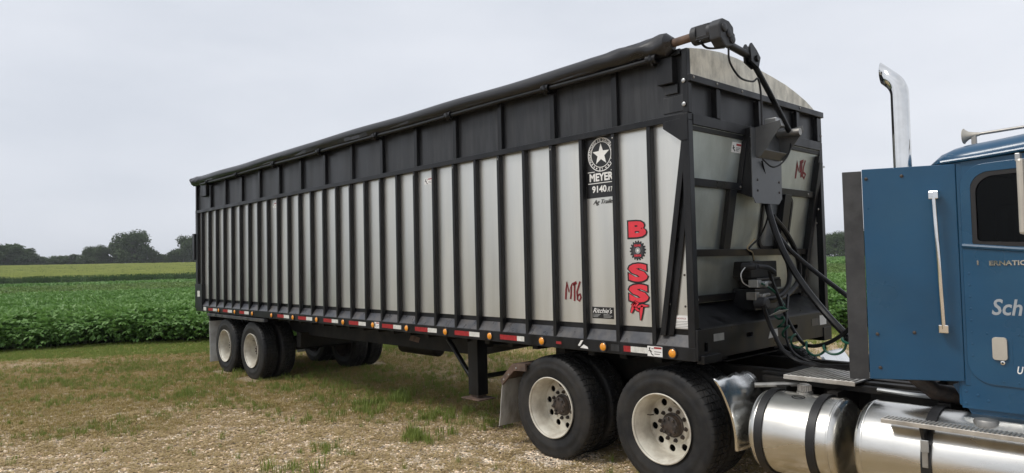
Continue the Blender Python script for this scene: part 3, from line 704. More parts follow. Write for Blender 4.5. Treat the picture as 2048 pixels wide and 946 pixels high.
# boxes on the extension
c = P(1342, 146, 'y', -.02)
bb = part('tarp_stop_box', 'black', T, -.285, -.125, -.03, .046, 3.505, 3.73); part('hinge_plate', 'sheet', bb, -.24, -.11, .02, .04, 3.42, 3.50)
part('hinge_plate', 'sheet', T, -.27, -.05, .036, .043, 3.26, 3.40)
c = P(408, 381, 'y', -.02); part('tarp_stop_box', 'black', T, c.x-.16, c.x+.16, -.04, .046, c.z-.12, c.z+.13)
# rear bottom corner, roller housing, tail-light box
rc = part('rear_corner_plate', 'black', T, -TL-.02, -11.62, -.012, .058, ZR-.06, 1.70)
part('reflector', 'whrefl', rc, -11.86, -11.72, -.018, -.013, 1.44, 1.56, bev=0)
MB().lathe([(0, .001), (0, .22), (TW-.1, .22), (TW-.1, .001)], (-TL+.03, .05, 1.36), 'y', 28).build('rear_roller', 'frame', T, smooth=True)
MB().box(-TL-.1, -TL+.0, .05, TW-.05, 1.55, ZM).build('rear_door', 'black', T, .01)
for z in (1.9, 2.5, 3.0): part('door_rib', 'black', T, -TL-.16, -TL-.098, .08, TW-.08, z, z+.09)
part('hinge_block', 'black', T, -TL-.12, -TL, -.03, .05, 2.2, 2.75)
# marker lights along the rail
lens = MB().lathe([(0, .037), (-.010, .036), (-.017, .028), (-.021, .014), (-.022, .0005)], (0, 0, 0), 'y', 20).mesh('marker_lens', 'amber', True)
bez = MB().lathe([(0, .048), (-.010, .048), (-.013, .044), (-.010, .037), (0, .037)], (0, 0, 0), 'y', 20).mesh('marker_light', 'gasket', True)
for x in [-.226, -.991]+[-1.802-.8095*k for k in range(12)]:
    b_ = inst('marker_light', bez, T, (x, 0, 1.194)); inst('lens', lens, b_, (x, -.001, 1.194))
for a0, a1, a2 in ((-11.277, -11.022, -10.814), (-10.495, -10.247, -10.037), (-9.686, -9.452, -9.25), (-8.057, -7.808, -7.617), (-7.291, -7.007, -6.811), (-6.443, -6.19, -6.001), (-5.688, -5.422, -5.23), (-4.812, -4.543, -4.359), (-4.049, -3.777, -3.593), (-3.242, -2.974, -2.791), (-2.444, -2.173, -2.063), (-.752, -.672, -.49)):
    part('red_reflector', 'redrefl', T, a0, a1-.001, -.003, -.0005, 1.170, 1.222, bev=0); part('white_reflector', 'whrefl', T, a1, a2, -.003, -.0005, 1.170, 1.222, bev=0)
part('white_reflector', 'whrefl', T, -11.55, -11.40, -.003, -.0005, 1.165, 1.235, bev=0)
part('red_reflector', 'redrefl', T, -1.60, -1.53, -.003, -.0005, 1.18, 1.205, bev=0)
part('rail_patch', 'sheet', T, -.90, -.80, -.004, -.0005, 1.165, 1.225, bev=0)
for q in (((-1.31, 1.185), (-1.27, 1.235), (-1.24, 1.24), (-1.265, 1.205), (-1.285, 1.18)), ((-1.28, 1.165), (-1.235, 1.198), (-1.185, 1.178), (-1.18, 1.16))):
    MB().prism(list(q), (0, -.003, 0), (1, 0, 0), (0, 0, 1), (0, 1, 0), .0025).build('torn_sticker', 'white', T)
U3, V3 = (1, 0, 0), (0, 0, 1)
def warn(x0, x1, z0, z1, y=-.004, head=True):
    o = part('warning_sticker', 'white', T, x0, x1, y, y+.003, z0, z1, bev=0); w, h = x1-x0, z1-z0
    mb = MB(); stroke(mb, [(w*.12, h*.85), (w*.16, h*.6), (w*.22, h*.45), (w*.3, h*.2), (w*.4, h*.1)], w*.05, (x0, y-.0004, z0), U3, V3, .0012); stroke(mb, [(w*.08, h*.5), (w*.17, h*.62), (w*.3, h*.45)], w*.04, (x0, y-.0004, z0), U3, V3, .001)
    stroke(mb, [(w*.15, h*.8), (w*.2, h*.8)], h*.14, (x0, y-.0004, z0), U3, V3, .0012); stroke(mb, [(w*.28, h*.75), (w*.42, h*.78)], w*.03, (x0, y-.0004, z0), U3, V3, .001)
    mb.build('pictogram', 'dblack', o)
    part('banner', 'redrefl', o, x0+w*.45, x1-w*.05, y-.001, y-.0002, z1-h*.24, z1-h*.06, bev=0)
    for k, a in enumerate((.44, .22)): part('small_print', 'shelf', o, x0+w*.47, x0+w*(.93-.1*k), y-.001, y-.0002, z0+h*a, z0+h*(a+.06), bev=0)
warn(-.487, -.330, 1.152, 1.240); warn(-5.00, -4.885, 1.155, 1.238)
def label(px0, py0, px1, py1, y=PY-.002):
    a, b_ = P(px0, py1, 'y', y), P(px1, py0, 'y', y); warn(a.x, b_.x, a.z, b_.z, y-.002)
label(849, 355, 866, 370); label(546, 405, 553, 416)
a, b_ = P(1347, 658, 'y', .056), P(1377, 632, 'y', .056)
o = part('notice_sticker', 'white', T, a.x, -.07, .054, .0585, a.z+.01, b_.z, bev=0)
text('NOTICE', 'small_print', 'redrefl', o, (a.x+.04, .0538, b_.z-.03), U3, V3, (-.07-a.x)*.5, .012)
for k in range(6): part('small_print', 'shelf', o, a.x+.012+.012*(k % 2), -.085-.012*(k % 3), .0532, .0539, b_.z-.05-.0135*k, b_.z-.047-.0135*k, bev=0)
# maker's plate with star, name, model
YD = PY-.003
def sidexy(px, py): q = P(px, py, 'y', YD); return q.x, q.z
x0, z1 = sidexy(1173, 277); x1, z0 = sidexy(1228, 392); x0, x1 = RX[2]+.045, RX[1]-.002
z1 = ZM0
pl = part('maker_decal', 'dblack', T, x0, x1, YD, YD+.002, z0, z1, bev=0)
cx, cz = sidexy(1201, 309); R_ = abs(sidexy(1201, 275)[1]-cz)
cx = (x0+x1)/2+.012; R_ = min(R_, .172)
def ringdec(r0, r1, mt, nm): MB().prism(circle(r1, 56), (cx, YD-.0012, cz), U3, V3, (0, 1, 0), .001, [circle(r0, 56)]).build(nm, mt, pl)
ringdec(R_-.008, R_, 'white', 'decal_ring'); ringdec(R_*.73, R_*.73+.007, 'white', 'decal_ring')
st = []
for k in range(10): a_ = PI/2+k*PI/5; r_ = R_*.66 if k % 2 == 0 else R_*.27; st.append((r_*math.cos(a_), r_*math.sin(a_)))
MB().prism(st, (cx, YD-.0013, cz), U3, V3, (0, 1, 0), .001).build('decal_star', 'white', pl)
def arc(s, a0, a1, r, h, flip=1):
    mb = MB(); n = len(s)
    for i, ch in enumerate(s):
        if ch == ' ': continue
        a_ = math.radians(a0+(a1-a0)*i/(n-1)); t_, f_ = text_mesh(ch, h*.62 if ch not in 'I,' else h*.2, h, .02, 0, 2)
        ra = Vector((math.cos(a_), 0, math.sin(a_))); ta = Vector((math.sin(a_), 0, -math.cos(a_)))*flip; up = ra*flip
        o_ = Vector((cx, YD-.0012, cz))+ra*r
        mb.add([o_+ta*(x-h*.31)+up*(y-h/2)+Vector((0, -1, 0))*z*.001 for x, y, z in t_], f_)
    return mb.build('decal_lettering', 'white', pl)
arc('MANUFACTURED IN DORCHESTER, WI', 205, -25, R_*.87, R_*.17); arc('BY', 264, 276, R_*.87, R_*.15, -1)
mb = MB()
for a_ in (218, 232, 246, 294, 308, 322): mb.disc((cx+R_*.87*math.cos(math.radians(a_)), YD-.0012, cz+R_*.87*math.sin(math.radians(a_))), 'y', .008, .001, 8)
mb.build('decal_dots', 'white', pl)
ww = (x1-x0)
_, zt_ = sidexy(1200, 346); _, zb_ = sidexy(1200, 362)
text('MEYER', 'decal_lettering', 'white', pl, (x0+ww*.12, YD-.0012, zb_), U3, V3, ww*.82, zt_-zb_, .035)
for zz, a_, b__ in ((zb_-.022, .06, .98), (zt_+.012, .06, .3), (zt_+.012, .86, .98)): part('decal_rule', 'white', pl, x0+ww*a_, x0+ww*b__, YD-.0014, YD-.0002, zz, zz+.007, bev=0)
_, zt_ = sidexy(1200, 371); _, zb_ = sidexy(1200, 385)
text('9140', 'decal_lettering', 'white', pl, (x0+ww*.2, YD-.0012, zb_), U3, V3, ww*.5, zt_-zb_, .03); text('RT', 'decal_lettering', 'white', pl, (x0+ww*.73, YD-.0012, zb_), U3, V3, ww*.2, (zt_-zb_)*.7, .01, .4)
_, zt_ = sidexy(1200, 392); _, zb_ = sidexy(1200, 402)
text('Ag Trailer', 'decal_script', 'dblack', T, (x0+ww*.22, YD-.0002, z0-.075), U3, V3, ww*.75, .055, .004, .45)
# dealer's plate
a, b_ = sidexy(1185, 636), sidexy(1225, 615)
dl = part('dealer_decal', 'dblack', T, a[0], b_[0]+.012, YD, YD+.002, a[1], b_[1], bev=0); w, h = b_[0]-a[0], b_[1]-a[1]
text("Ritchie's", 'decal_script', 'white', dl, (a[0]+.012, YD-.0012, a[1]+h*.48), U3, V3, w*.94, h*.44, .008, .4)
for k in range(3):
    for x_, l_ in ((.03, .38), (.56, .42)): part('small_print', 'zinc', dl, a[0]+w*x_, a[0]+w*(x_+l_*(1-.15*((k+int(x_*9)) % 3))), YD-.0012, YD-.0002, a[1]+h*(.33-.11*k), a[1]+h*(.33-.11*k)+.006, bev=0)
# big red lettering reading down the panel
def glyph(s, px, py, px1, py1, bold=.055):
    a, b_ = sidexy(px, py1), sidexy(px1, py); w, h = b_[0]-a[0], b_[1]-a[1]
    o = text(s, 'red_letter', 'red', T, (a[0], YD-.0022, a[1]), U3, V3, w, h, bold, .0)
    text(s, 'letter_outline', 'dblack', o, (a[0]-.018, YD-.0004, a[1]-.016), U3, V3, w+.030, h+.030, bold+.03)
    return o
glyph('B', 1258, 441, 1292, 475); glyph('S', 1258, 527, 1295, 563); glyph('S', 1259, 569, 1297, 604)
c0 = sidexy(1275.5, 501); gr = abs(sidexy(1275.5, 481)[1]-c0[1])
teeth = []
for k in range(18):
    for f_, r_ in ((0, 1), (.42, 1), (.5, .85), (.92, .85)): a_ = 2*PI*(k+f_)/18; teeth.append((gr*r_*math.cos(a_), gr*r_*math.sin(a_)))
gd = MB().prism(teeth, (c0[0], YD, c0[1]), U3, V3, (0, 1, 0), .001).build('gear_emblem', 'dblack', T)
for r0, r1, mt in ((.62, .78, 'grey'), (.36, .60, 'shelf'), (.16, .32, 'zinc'), (.0, .14, 'white')):
    MB().prism(circle(gr*r1, 36), (c0[0], YD-.0012, c0[1]), U3, V3, (0, 1, 0), .001, [circle(gr*r0, 36)] if r0 else []).build('emblem_ring', mt, gd)
text('GEAR', 'emblem_lettering', 'red', gd, (c0[0]-gr*.42, YD-.0016, c0[1]+gr*.40), U3, V3, gr*.84, gr*.22, .03); text('DRIVE', 'emblem_lettering', 'red', gd, (c0[0]-gr*.42, YD-.0016, c0[1]-gr*.62), U3, V3, gr*.84, gr*.22, .03)
def brush(polys, mt, nm, th, d):
    mb = MB()
    for pts, w in polys:
        q = [sidexy(*z) for z in pts]; stroke(mb, q, w, (0, YD-d, 0), U3, V3, th)
    return mb.build(nm, mt, T)
RT = [([(1271, 604), (1266, 617), (1263, 626)], [.02, .028, .012]), ([(1264, 612), (1272, 604), (1277, 606), (1272, 613), (1268, 615)], .018), ([(1270, 614), (1276, 620), (1280, 622)], [.02, .02, .008]),
      ([(1276, 614), (1285, 611), (1298, 612)], [.018, .024, .006]), ([(1285, 611), (1283, 624), (1282, 641)], [.026, .03, .004])]
brush([(p_, [v+.018 for v in w] if isinstance(w, list) else w+.018) for p_, w in RT], 'dblack', 'letter_outline', .001, .0042); brush(RT, 'red', 'brush_letters', .001, .0056)
MT = [([(1131.5, 599), (1132, 580), (1133, 564), (1138, 584), (1143, 568), (1142, 590), (1141, 598)], .02), ([(1145, 569), (1153, 565)], .03), ([(1149, 567), (1149, 602)], .02), ([(1160, 563), (1154, 583), (1155, 599), (1159, 602), (1162, 595), (1160, 588), (1155, 592)], .02)]
brush(MT, 'spray', 'painted_marking', .001, 0)
# rolled tarp along the near top edge
vs_ = []; fs_ = []; NR, NA = 150, 24
for k in range(NR+1):
    t = k/NR; t = t*t*(3-2*t)*.35+t*.65; x = -.10-11.93*t
    e = max(0, 1-(t/.085))+max(0, 1-((1-t)/.07))                       # ends are loose and creased
    r0 = .080+.004*math.sin(t*9+1)+.012*min(1, e)
    cz_ = 3.836-.010*math.sin(t*PI*3.2)+.004*math.sin(t*31)
    for q in range(NA):
        a_ = 2*PI*q/NA; rr = r0*(1+.02*math.sin(2*a_+t*40)+e*(.10*math.sin(3*a_+t*170)+.07*math.sin(5*a_-t*290)))
        if k in (0, NR): rr *= .55
        vs_.append((x, -.030+rr*math.cos(a_), cz_+rr*math.sin(a_)))
for k in range(NR):
    for q in range(NA): q2 = (q+1) % NA; fs_.append((k*NA+q, k*NA+q2, (k+1)*NA+q2, (k+1)*NA+q))
fs_ += [tuple(range(NA)), tuple(range(NR*NA, NR*NA+NA))]
MB().add(vs_, fs_).build('tarp_roll', 'tarp', T, smooth=True)
# loose skirt of the tarp hanging between roll and rail
mb = MB()
sk = []
for k in range(60):
    t = k/59; x = -.2-11.75*t; sk.append([(x, -.100+.008*math.sin(k*1.3), 3.815), (x, -.085+.010*math.sin(k*.9), 3.77+.006*math.sin(k*.7)), (x, -.05, 3.735)])
for k in range(59):
    a_, b__ = sk[k], sk[k+1]
    for j in (0, 1): mb.add([a_[j], b__[j], b__[j+1], a_[j+1]], [(0, 1, 2, 3)])
mb.build('tarp_skirt', 'tarp', T, smooth=True)
MB().tube([(x, -.062, 3.735+.004*math.sin(x*2)) for x in np.linspace(-.32, -11.5, 50)], .024, 10).build('tarp_pipe', 'black', T, smooth=True)
clip = MB(); clip.lathe([(-.05, .036), (-.05, .046), (.05, .046), (.05, .036)], (0, -.062, 3.737), 'x', 14); clip.tube([(0, -.105, 3.76), (.01, -.108, 3.72), (0, -.07, 3.68), (-.01, -.02, 3.70)], .014, 6); clip.box(-.04, .04, -.02, .045, 3.69, 3.73)
clm = clip.mesh('pipe_clip', 'black', True)
for x in (-.30, -1.59, -3.19, -4.79, -6.39, -7.99, -9.58, -11.1): inst('pipe_clip', clm, T, (x, 0, 0))
MB().tube([(-.14, -.03, 3.836), P(1398, 70, 'x', .13)], .036, 14).build('roll_tube', 'rust', T, smooth=True)
# motor and folding arm
mc = P(1408, 68, 'x', .20)
mb = MB(); mb.lathe([(-.09, .05), (-.09, .078), (-.04, .078), (-.04, .055), (.06, .06), (.06, .075), (.12, .075), (.12, .01)], mc, 'x', 18); mb.box(mc.x-.05, mc.x+.08, mc.y-.06, mc.y+.06, mc.z-.055, mc.z+.06)
for k in range(4): mb.tube([mc+Vector((-.08, .066*math.cos(k*1.57+.6), .066*math.sin(k*1.57+.6))), mc+Vector((.11, .066*math.cos(k*1.57+.6), .066*math.sin(k*1.57+.6)))], .012, 6)
mo = mb.build('roll_motor', 'grey', T, smooth=True)
gc = P(1440, 68, 'x', .33)
gb = MB().prism([(-.10, -.06), (-.02, -.12), (.07, -.10), (.115, -.03), (.115, .06), (.05, .10), (-.06, .105), (-.11, .05)], gc+Vector((-.04, .0, 0)), (0, 1, 0), (0, 0, 1), (1, 0, 0), .10).build('gearbox', 'grey', mo, .012)
mb = MB()
for y_, z_ in ((-.045, .03), (.03, -.005), (.075, -.045)): mb.lathe([(0, .036), (.012, .036), (.018, .028), (.018, .001)], gc+Vector((.06, y_, z_)), 'x', 16)
mb.build('gearbox_cover', 'grey', gb, smooth=True)
AX = .20
pv, el, tp = P(1580, 262, 'x', AX), P(1502, 118, 'x', AX), P(1455, 88, 'x', AX)
mb = MB().tube(spline([pv+Vector((0, .0, -.02)), pv.lerp(el, .5), el], 6), .026, 12)
arm = mb.build('lower_arm', 'black', T, smooth=True)
MB().tube([el+Vector((0, -.01, .02)), tp.lerp(el, .5)+Vector((0, 0, .01)), tp, tp+Vector((.1, -.12, .02))], .034, 12).build('upper_arm', 'black', T, smooth=True)
mb = MB(); d_ = (tp-el).normalized()
mb.prism([(-.07, -.06), (.06, -.10), (.10, .0), (.04, .055), (-.05, .11), (-.085, .07)], el+Vector((-.035, 0, .02)), (0, 1, 0), (0, 0, 1), (1, 0, 0), .022); mb.prism([(-.07, -.06), (.06, -.10), (.10, .0), (.04, .055), (-.05, .11), (-.085, .07)], el+Vector((.02, 0, .02)), (0, 1, 0), (0, 0, 1), (1, 0, 0), .022)
mb.lathe([(-.05, .001), (-.05, .03), (.06, .03), (.06, .001)], el+Vector((0, .03, .0)), 'x', 12)
mb.build('elbow_joint', 'black', T, .004)
MB().tube(spline([P(x, y, 'x', .24) for x, y in ((1400, 82), (1415, 96), (1448, 95))], 6), .010, 6).build('motor_cable', 'rubber2', T, smooth=True)
MB().tube(spline([P(x, y, 'x', .24) for x, y in ((1457, 96), (1460, 125), (1480, 155), (1505, 163), (1516, 158), (1522, 190), (1524, 250))], 6), .009, 6).build('motor_cable', 'rubber2', T, smooth=True)
MB().tube(spline([P(x, y, 'x', .18) for x, y in ((1583, 262), (1580, 300), (1565, 325), (1545, 334), (1525, 318))], 6), .008, 6).build('motor_cable', 'rubber2', T, smooth=True)
# front wall: black band, arch cap, sloping silver bulkhead
SL, X0 = .17, -.012
def bk(y, z, off=0): return Vector((X0-SL*(3.15-z)+off, y, z))
def BKpx(px, py, off=0):
    d = CFW*CF+CS*(px-W0/2)-CU*(py-H0/2); n = Vector((1, 0, -SL)); return CAM+d*((X0+off-SL*3.15-n.dot(CAM))/n.dot(d))
def slab(name, mt, y0, y1, z0, z1, o0, o1, bev=.003):
    return MB().hexa([bk(y, z, o) for y in (y0, y1) for z in (z0, z1) for o in (o0, o1)]).build(name, mt, T, bev)
part('front_top_rail', 'black', T, -.03, .03, .004, TW-.004, ZF-.06, ZF); part('front_mid_rail', 'black', T, -.05, .006, .0685, TW-.0685, ZM0-.035, ZM-.003)
ys = [.062, .47, 1.22, 2.01, TW-.062]
for a_, b__ in zip(ys[:-1], ys[1:]): part('front_band_panel', 'sheet', T, -.05, -.044, a_-.01, b__+.01, ZM-.01, ZF-.03, bev=0)
for y_ in ys[1:-1]: part('front_band_post', 'black', T, -.043, .012, y_-.03, y_+.035, ZM-.002, ZF-.062)
for y_ in (.0585, TW-.0625): part('front_band_post', 'black', T, -.05, .006, y_-.055, y_+.0, ZM+.001, ZF-.062)
arch = [(q.y, q.z) for q in (P(x, y, 'x', -.01) for x, y in ((1370.5, 94), (1405, 98), (1440, 105), (1472, 117), (1500, 130), (1545, 155), (1570, 170), (1590, 185), (1610, 202), (1625, 218)))]
arch = [(arch[0][0]+.012, ZF-.03)]+[(arch[0][0]+.012, arch[0][1]-.004)]+arch[1:]+[(2.46, ZF-.03)]
MB().prism(arch, (-.012, 0, 0), (0, 1, 0), (0, 0, 1), (1, 0, 0), .008).build('arched_end_cap', 'cap', T)
bolts('bolt', 'steel', [(.03, P(x, y, 'x', .03).y, P(x, y, 'x', .03).z) for x, y in ((1387, 154), (1434, 168), (1484, 183), (1600, 216))], 'x', .012, .008)
bolts('bolt', 'steel', [(.006, TW-.035, 3.5), (.006, TW-.035, 3.3)], 'x', .014, .008)
ZB1, ZB2, ZB3 = 2.655, 2.045, 1.63
slab('bulkhead_panel', 'bulk', .067, 1.30, ZB1, 3.16, -.004, 0, 0); slab('bulkhead_panel', 'bulk', 1.302, TW-.067, ZB1, 3.16, -.004, 0, 0)
slab('bulkhead_panel', 'bulk', .067, .80, ZB2, ZB1-.002, -.004, 0, 0); slab('bulkhead_panel', 'bulk', .802, TW-.067, ZB2, ZB1-.002, -.004, 0, 0)
slab('bulkhead_panel', 'bulk', .067, 1.30, ZB3-.1, ZB2-.002, -.004, 0, 0); slab('bulkhead_panel', 'bulk', 1.302, TW-.067, ZB3-.1, ZB2-.002, -.004, 0, 0)
for z_ in (ZB1, ZB2, ZB3): slab('cross_bar', 'black', .067, TW-.067, z_-.03, z_+.035, .001, .05)
slab('cross_bar', 'black', .067, TW-.067, 3.09, 3.13, .001, .012)
vy = BKpx(1455, 374).y
slab('upright_bar', 'black', vy-.02, vy+.10, ZB2+.036, ZB1-.031, .001, .048)
vb = BKpx(1547, 450).y
slab('upright_bar', 'black', vb, vb+.14, ZB2+.036, ZB1-.031, .028, .09)
slab('upright_bar', 'black', .91, 1.0, ZB1+.036, 3.079, .001, .05)
slab('edge_channel', 'black', TW-.15, TW-.068, ZB3+.036, 3.0, .051, .07)
slab('edge_channel', 'black', TW-.14, TW-.08, ZB3-.09, 3.07, .0005, .05)
# window with gasket
wa, wb = BKpx(1513, 498), BKpx(1585, 394)
wp = rrect(wa.y, wb.y, wa.z, wb.z, .09)
def bkprism(poly, off, th, holes=()):
    mb = MB(); vn = Vector((SL, 0, 1)); return mb.prism([(a, b-3.15) for a, b in poly], (X0+off, 0, 3.15), (0, 1, 0), vn, (1, 0, 0), th, [[(a, b-3.15) for a, b in h] for h in holes])
wo = bkprism(rrect(wa.y-.0, wb.y+.0, wa.z, wb.z, .09), .001, .02, [rrect(wa.y+.035, wb.y-.035, wa.z+.03, wb.z-.03, .07)]).build('window', 'gasket', T, .003)
bkprism(rrect(wa.y+.034, wb.y-.034, wa.z+.029, wb.z-.029, .07), .002, .006).build('pane', 'smoke', wo)
# labels on the bulkhead
a, b_ = BKpx(1462, 304), BKpx(1483, 287)
def front_label():
    o = slab('warning_sticker', 'white', a.y, b_.y, a.z, b_.z, .0006, .0025, 0)
    mb = MB(); w, h = b_.y-a.y, b_.z-a.z; vn = Vector((SL, 0, 1)).normalized()
    stroke(mb, [(w*.12, h*.7), (w*.2, h*.35), (w*.35, h*.15)], w*.07, bk(a.y, a.z, .003), (0, 1, 0), vn, .001); stroke(mb, [(w*.08, h*.4), (w*.3, h*.5)], w*.05, bk(a.y, a.z, .003), (0, 1, 0), vn, .001); mb.build('pictogram', 'dblack', o)
    mb = MB(); stroke(mb, [(w*.45, h*.8), (w*.95, h*.8)], h*.2, bk(a.y, a.z, .003), (0, 1, 0), vn, .001); mb.build('banner', 'redrefl', o)
    for k in range(3): mb = MB(); stroke(mb, [(w*.45, h*(.5-.15*k)), (w*(.9-.08*k), h*(.5-.15*k))], h*.05, bk(a.y, a.z, .003), (0, 1, 0), vn, .001); mb.build('small_print', 'grey', o)
front_label()
mb = MB(); vn = Vector((SL, 0, 1)).normalized(); o_ = bk(0, 3.15, .002)
for pts, w in (([(1591, 357), (1593, 340), (1594, 323), (1597, 342), (1601, 324), (1600, 345)], .028), ([(1600, 325), (1607, 322)], .035), ([(1604, 324), (1602, 355)], .028), ([(1611, 321), (1607, 335), (1605, 352), (1608, 357), (1611, 349), (1607, 345)], .025)):
    q = [BKpx(*z, .002) for z in pts]; stroke(mb, [(v.y, (v.z-3.15)/vn.z) for v in q], w, o_, (0, 1, 0), vn, .001)
mb.build('painted_marking', 'spray', T)
# bolts on bulkhead edges
bolts('bolt', 'steel', [bk(TW-.11, z, .101) for z in (2.95, 2.5, 2.35, 1.9)]+[bk(.4, ZB3, .05), bk(1.1, ZB3, .05), bk(2.2, ZB3, .05), bk(.9, ZB1, .05), bk(2.3, ZB1, .05)], 'x', .012, .008)
# motor mounting plate, pivot bracket, junction box
pp = [(.94, 3.20), (.93, 2.56), (.985, 2.50), (1.44, 2.505), (1.50, 2.56), (1.53, 3.20)]
mp_ = MB().prism(pp, (.05, 0, 0), (0, 1, 0), (0, 0, 1), (1, 0, 0), .008).build('mounting_plate', 'bracket', T, .002)
MB().prism([(-.055, 3.19), (-.13, 2.62), (.05, 2.55), (.05, 3.20)], (0, .925, 0), (1, 0, 0), (0, 0, 1), (0, 1, 0), .008).build('plate_flange', 'black', mp_, .002)
MB().prism([(-.055, 3.19), (-.13, 2.62), (.05, 2.55), (.05, 3.20)], (0, 1.515, 0), (1, 0, 0), (0, 0, 1), (0, 1, 0), .008).build('plate_flange', 'black', mp_, .002)
bolts('bolt', 'hub', [(.058, y_, z_) for y_ in (1.03, 1.45) for z_ in (2.62, 2.72, 2.95)], 'x', .012, .007, mp_)
bo = part('pivot_bracket', 'bracket', T, .0585, .0665, 1.0285, 1.4695, 2.93, 3.205, bev=0)
for y_ in (1.02, 1.47): MB().prism([(.058, 3.21), (.30, 3.24), (.31, 3.19), (.10, 2.93), (.058, 2.93)], (0, y_, 0), (1, 0, 0), (0, 0, 1), (0, 1, 0), .008).build('bracket_side', 'bracket', bo, .002)
MB().hexa([(x, y, z) for y in (1.029, 1.469) for x, z in ((.07, 2.93), (.07, 2.936), (.14, 2.99), (.14, 2.996))]).build('bracket_floor', 'bracket', bo)
part('junction_box', 'zinc', T, .07, .2, 1.16, 1.36, 3.225, 3.305, bev=.012)
MB().tube([pv+Vector((-.12, 0, -.02)), pv+Vector((.1, 0, -.02))], .035, 12).build('pivot_pin', 'steel', bo, smooth=True)
# front deck plate, front beam
MB().hexa([(x, y, z) for y in (.068, TW-.068) for x, z in ((bk(0, 1.60).x, 1.575), (bk(0, 1.60).x, 1.59), (.012, 1.395), (.012, 1.409))]).build('front_shelf_plate', 'black', T, .002)
fb = MB().prism(rrect(.004, TW-.004, ZB+.004, 1.402, .004, 1), (-.01, 0, 0), (0, 1, 0), (0, 0, 1), (1, 0, 0), .03, [rrect(.80, .92, 1.275, 1.315, .019), rrect(1.69, 1.81, 1.275, 1.315, .019), rrect(.10, .16, 1.21, 1.29, .02)]).build('front_beam', 'black', T, .003)
part('beam_backing', 'frame', T, -.3, -.02, .07, TW-.07, ZB+.01, 1.39, bev=0)
part('corner_foot', 'black', T, -.01, .06, .03, .30, ZB-.02, ZB+.05); part('corner_foot', 'black', T, -.3, .03, TW-.2, TW-.01, ZB-.04, ZB+.10)
for (q0, q1, mt) in (((1428, 683), (1448, 665), 'zinc'), ((1624, 652), (1637, 636), 'shelf'), ((1640, 650), (1652, 629), 'white')):
    a, b_ = P(*q0, 'x', .022), P(*q1, 'x', .022); part('beam_sticker', mt, fb, .0205, .0225, a.y, b_.y, a.z, b_.z, bev=0)
st_ = [P(x, y, 'x', .021) for x, y in ((1537, 677), (1541, 660), (1555, 657), (1556, 672))]
MB().prism([(q.y, q.z) for q in st_], (.0205, 0, 0), (0, 1, 0), (0, 0, 1), (1, 0, 0), .002).build('beam_sticker', 'white', fb)
a = P(1558, 628, 'z', 1.47); MB().prism([(-.05, -.09), (.05, -.09), (.05, .09), (-.04, .09)], a+Vector((0, 0, .012)), (1, 0, .5), (0, 1, 0), (0, 0, 1), .003).build('shelf_sticker', 'white', T)
# valve and socket stack on the front
vx = -.02
part('valve_stack', 'black', T, -.25, vx, 1.05, 1.50, 1.50, 1.70, bev=.008); part('socket_plate', 'black', T, -.20, vx+.02, 1.06, 1.52, 1.78, 1.80, bev=.003)
part('socket_housing', 'frame', T, -.24, vx-.03, 1.04, 1.56, 1.801, 1.96, bev=.008); part('valve_block', 'frame', T, -.22, vx+.01, 1.12, 1.56, 1.701, 1.779, bev=.006)
cn = MB(); q = P(1505, 533, 'x', .03)
cn.lathe([(-.06, .001), (-.06, .036), (.03, .038), (.05, .032), (.09, .028), (.09, .001)], (vx, q.y+.02, q.z), 'x', 14); cn.tube(spline([(vx+.03, q.y+.04, q.z), (vx+.12, q.y+.12, q.z-.01), (vx+.15, q.y+.22, q.z-.06)], 5), .024, 10)
cn.build('trailer_plug', 'grey', T, smooth=True)
for px, py in ((1516, 567), (1512, 592)):
    q = P(px, py, 'x', .04); mb = MB().box(vx-.02, .06, q.y-.035, q.y+.035, q.z-.038, q.z+.035); mb.lathe([(0, .03), (.06, .03), (.07, .022), (.07, .001)], (.03, q.y+.06, q.z-.01), 'x', 12); mb.tube([(.06, q.y+.02, q.z), (.09, q.y+.16, q.z+.01)], .017, 8); mb.build('gladhand', 'zinc' if py < 580 else 'steel', T, .008)
q = P(1522, 606, 'x', .08); MB().lathe([(-.05, .001), (-.05, .05), (.05, .055), (.07, .04), (.07, .001)], q, 'x', 12).build('coupler', 'grey', T, smooth=True)
part('plug_label', 'white', T, vx+.0205, vx+.0225, 1.47, 1.53, 1.83, 1.92, bev=0) if False else None
MB().tube(spline([P(1490, 535, 'x', 0), P(1482, 548, 'x', .02), P(1486, 565, 'x', .02), P(1500, 574, 'x', .0)], 5), .005, 6).build('loose_wire', 'wflap', T, smooth=True)
MB().tube(spline([BKpx(1524, 322, .13), BKpx(1532, 360, .12), BKpx(1537, 405, .10), BKpx(1534, 440, .08), BKpx(1519, 474, .06), BKpx(1498, 497, .06), BKpx(1505, 506, .06), BKpx(1508, 525, .06)], 6), .009, 6).build('control_cable', 'rubber2', T, smooth=True)
MB().tube(spline([BKpx(1509, 478, .075), BKpx(1495, 494, .07), BKpx(1497, 500, .07), BKpx(1505, 505, .07), BKpx(1508, 520, .07)], 6), .007, 6).build('control_cable', 'tan', T, smooth=True)
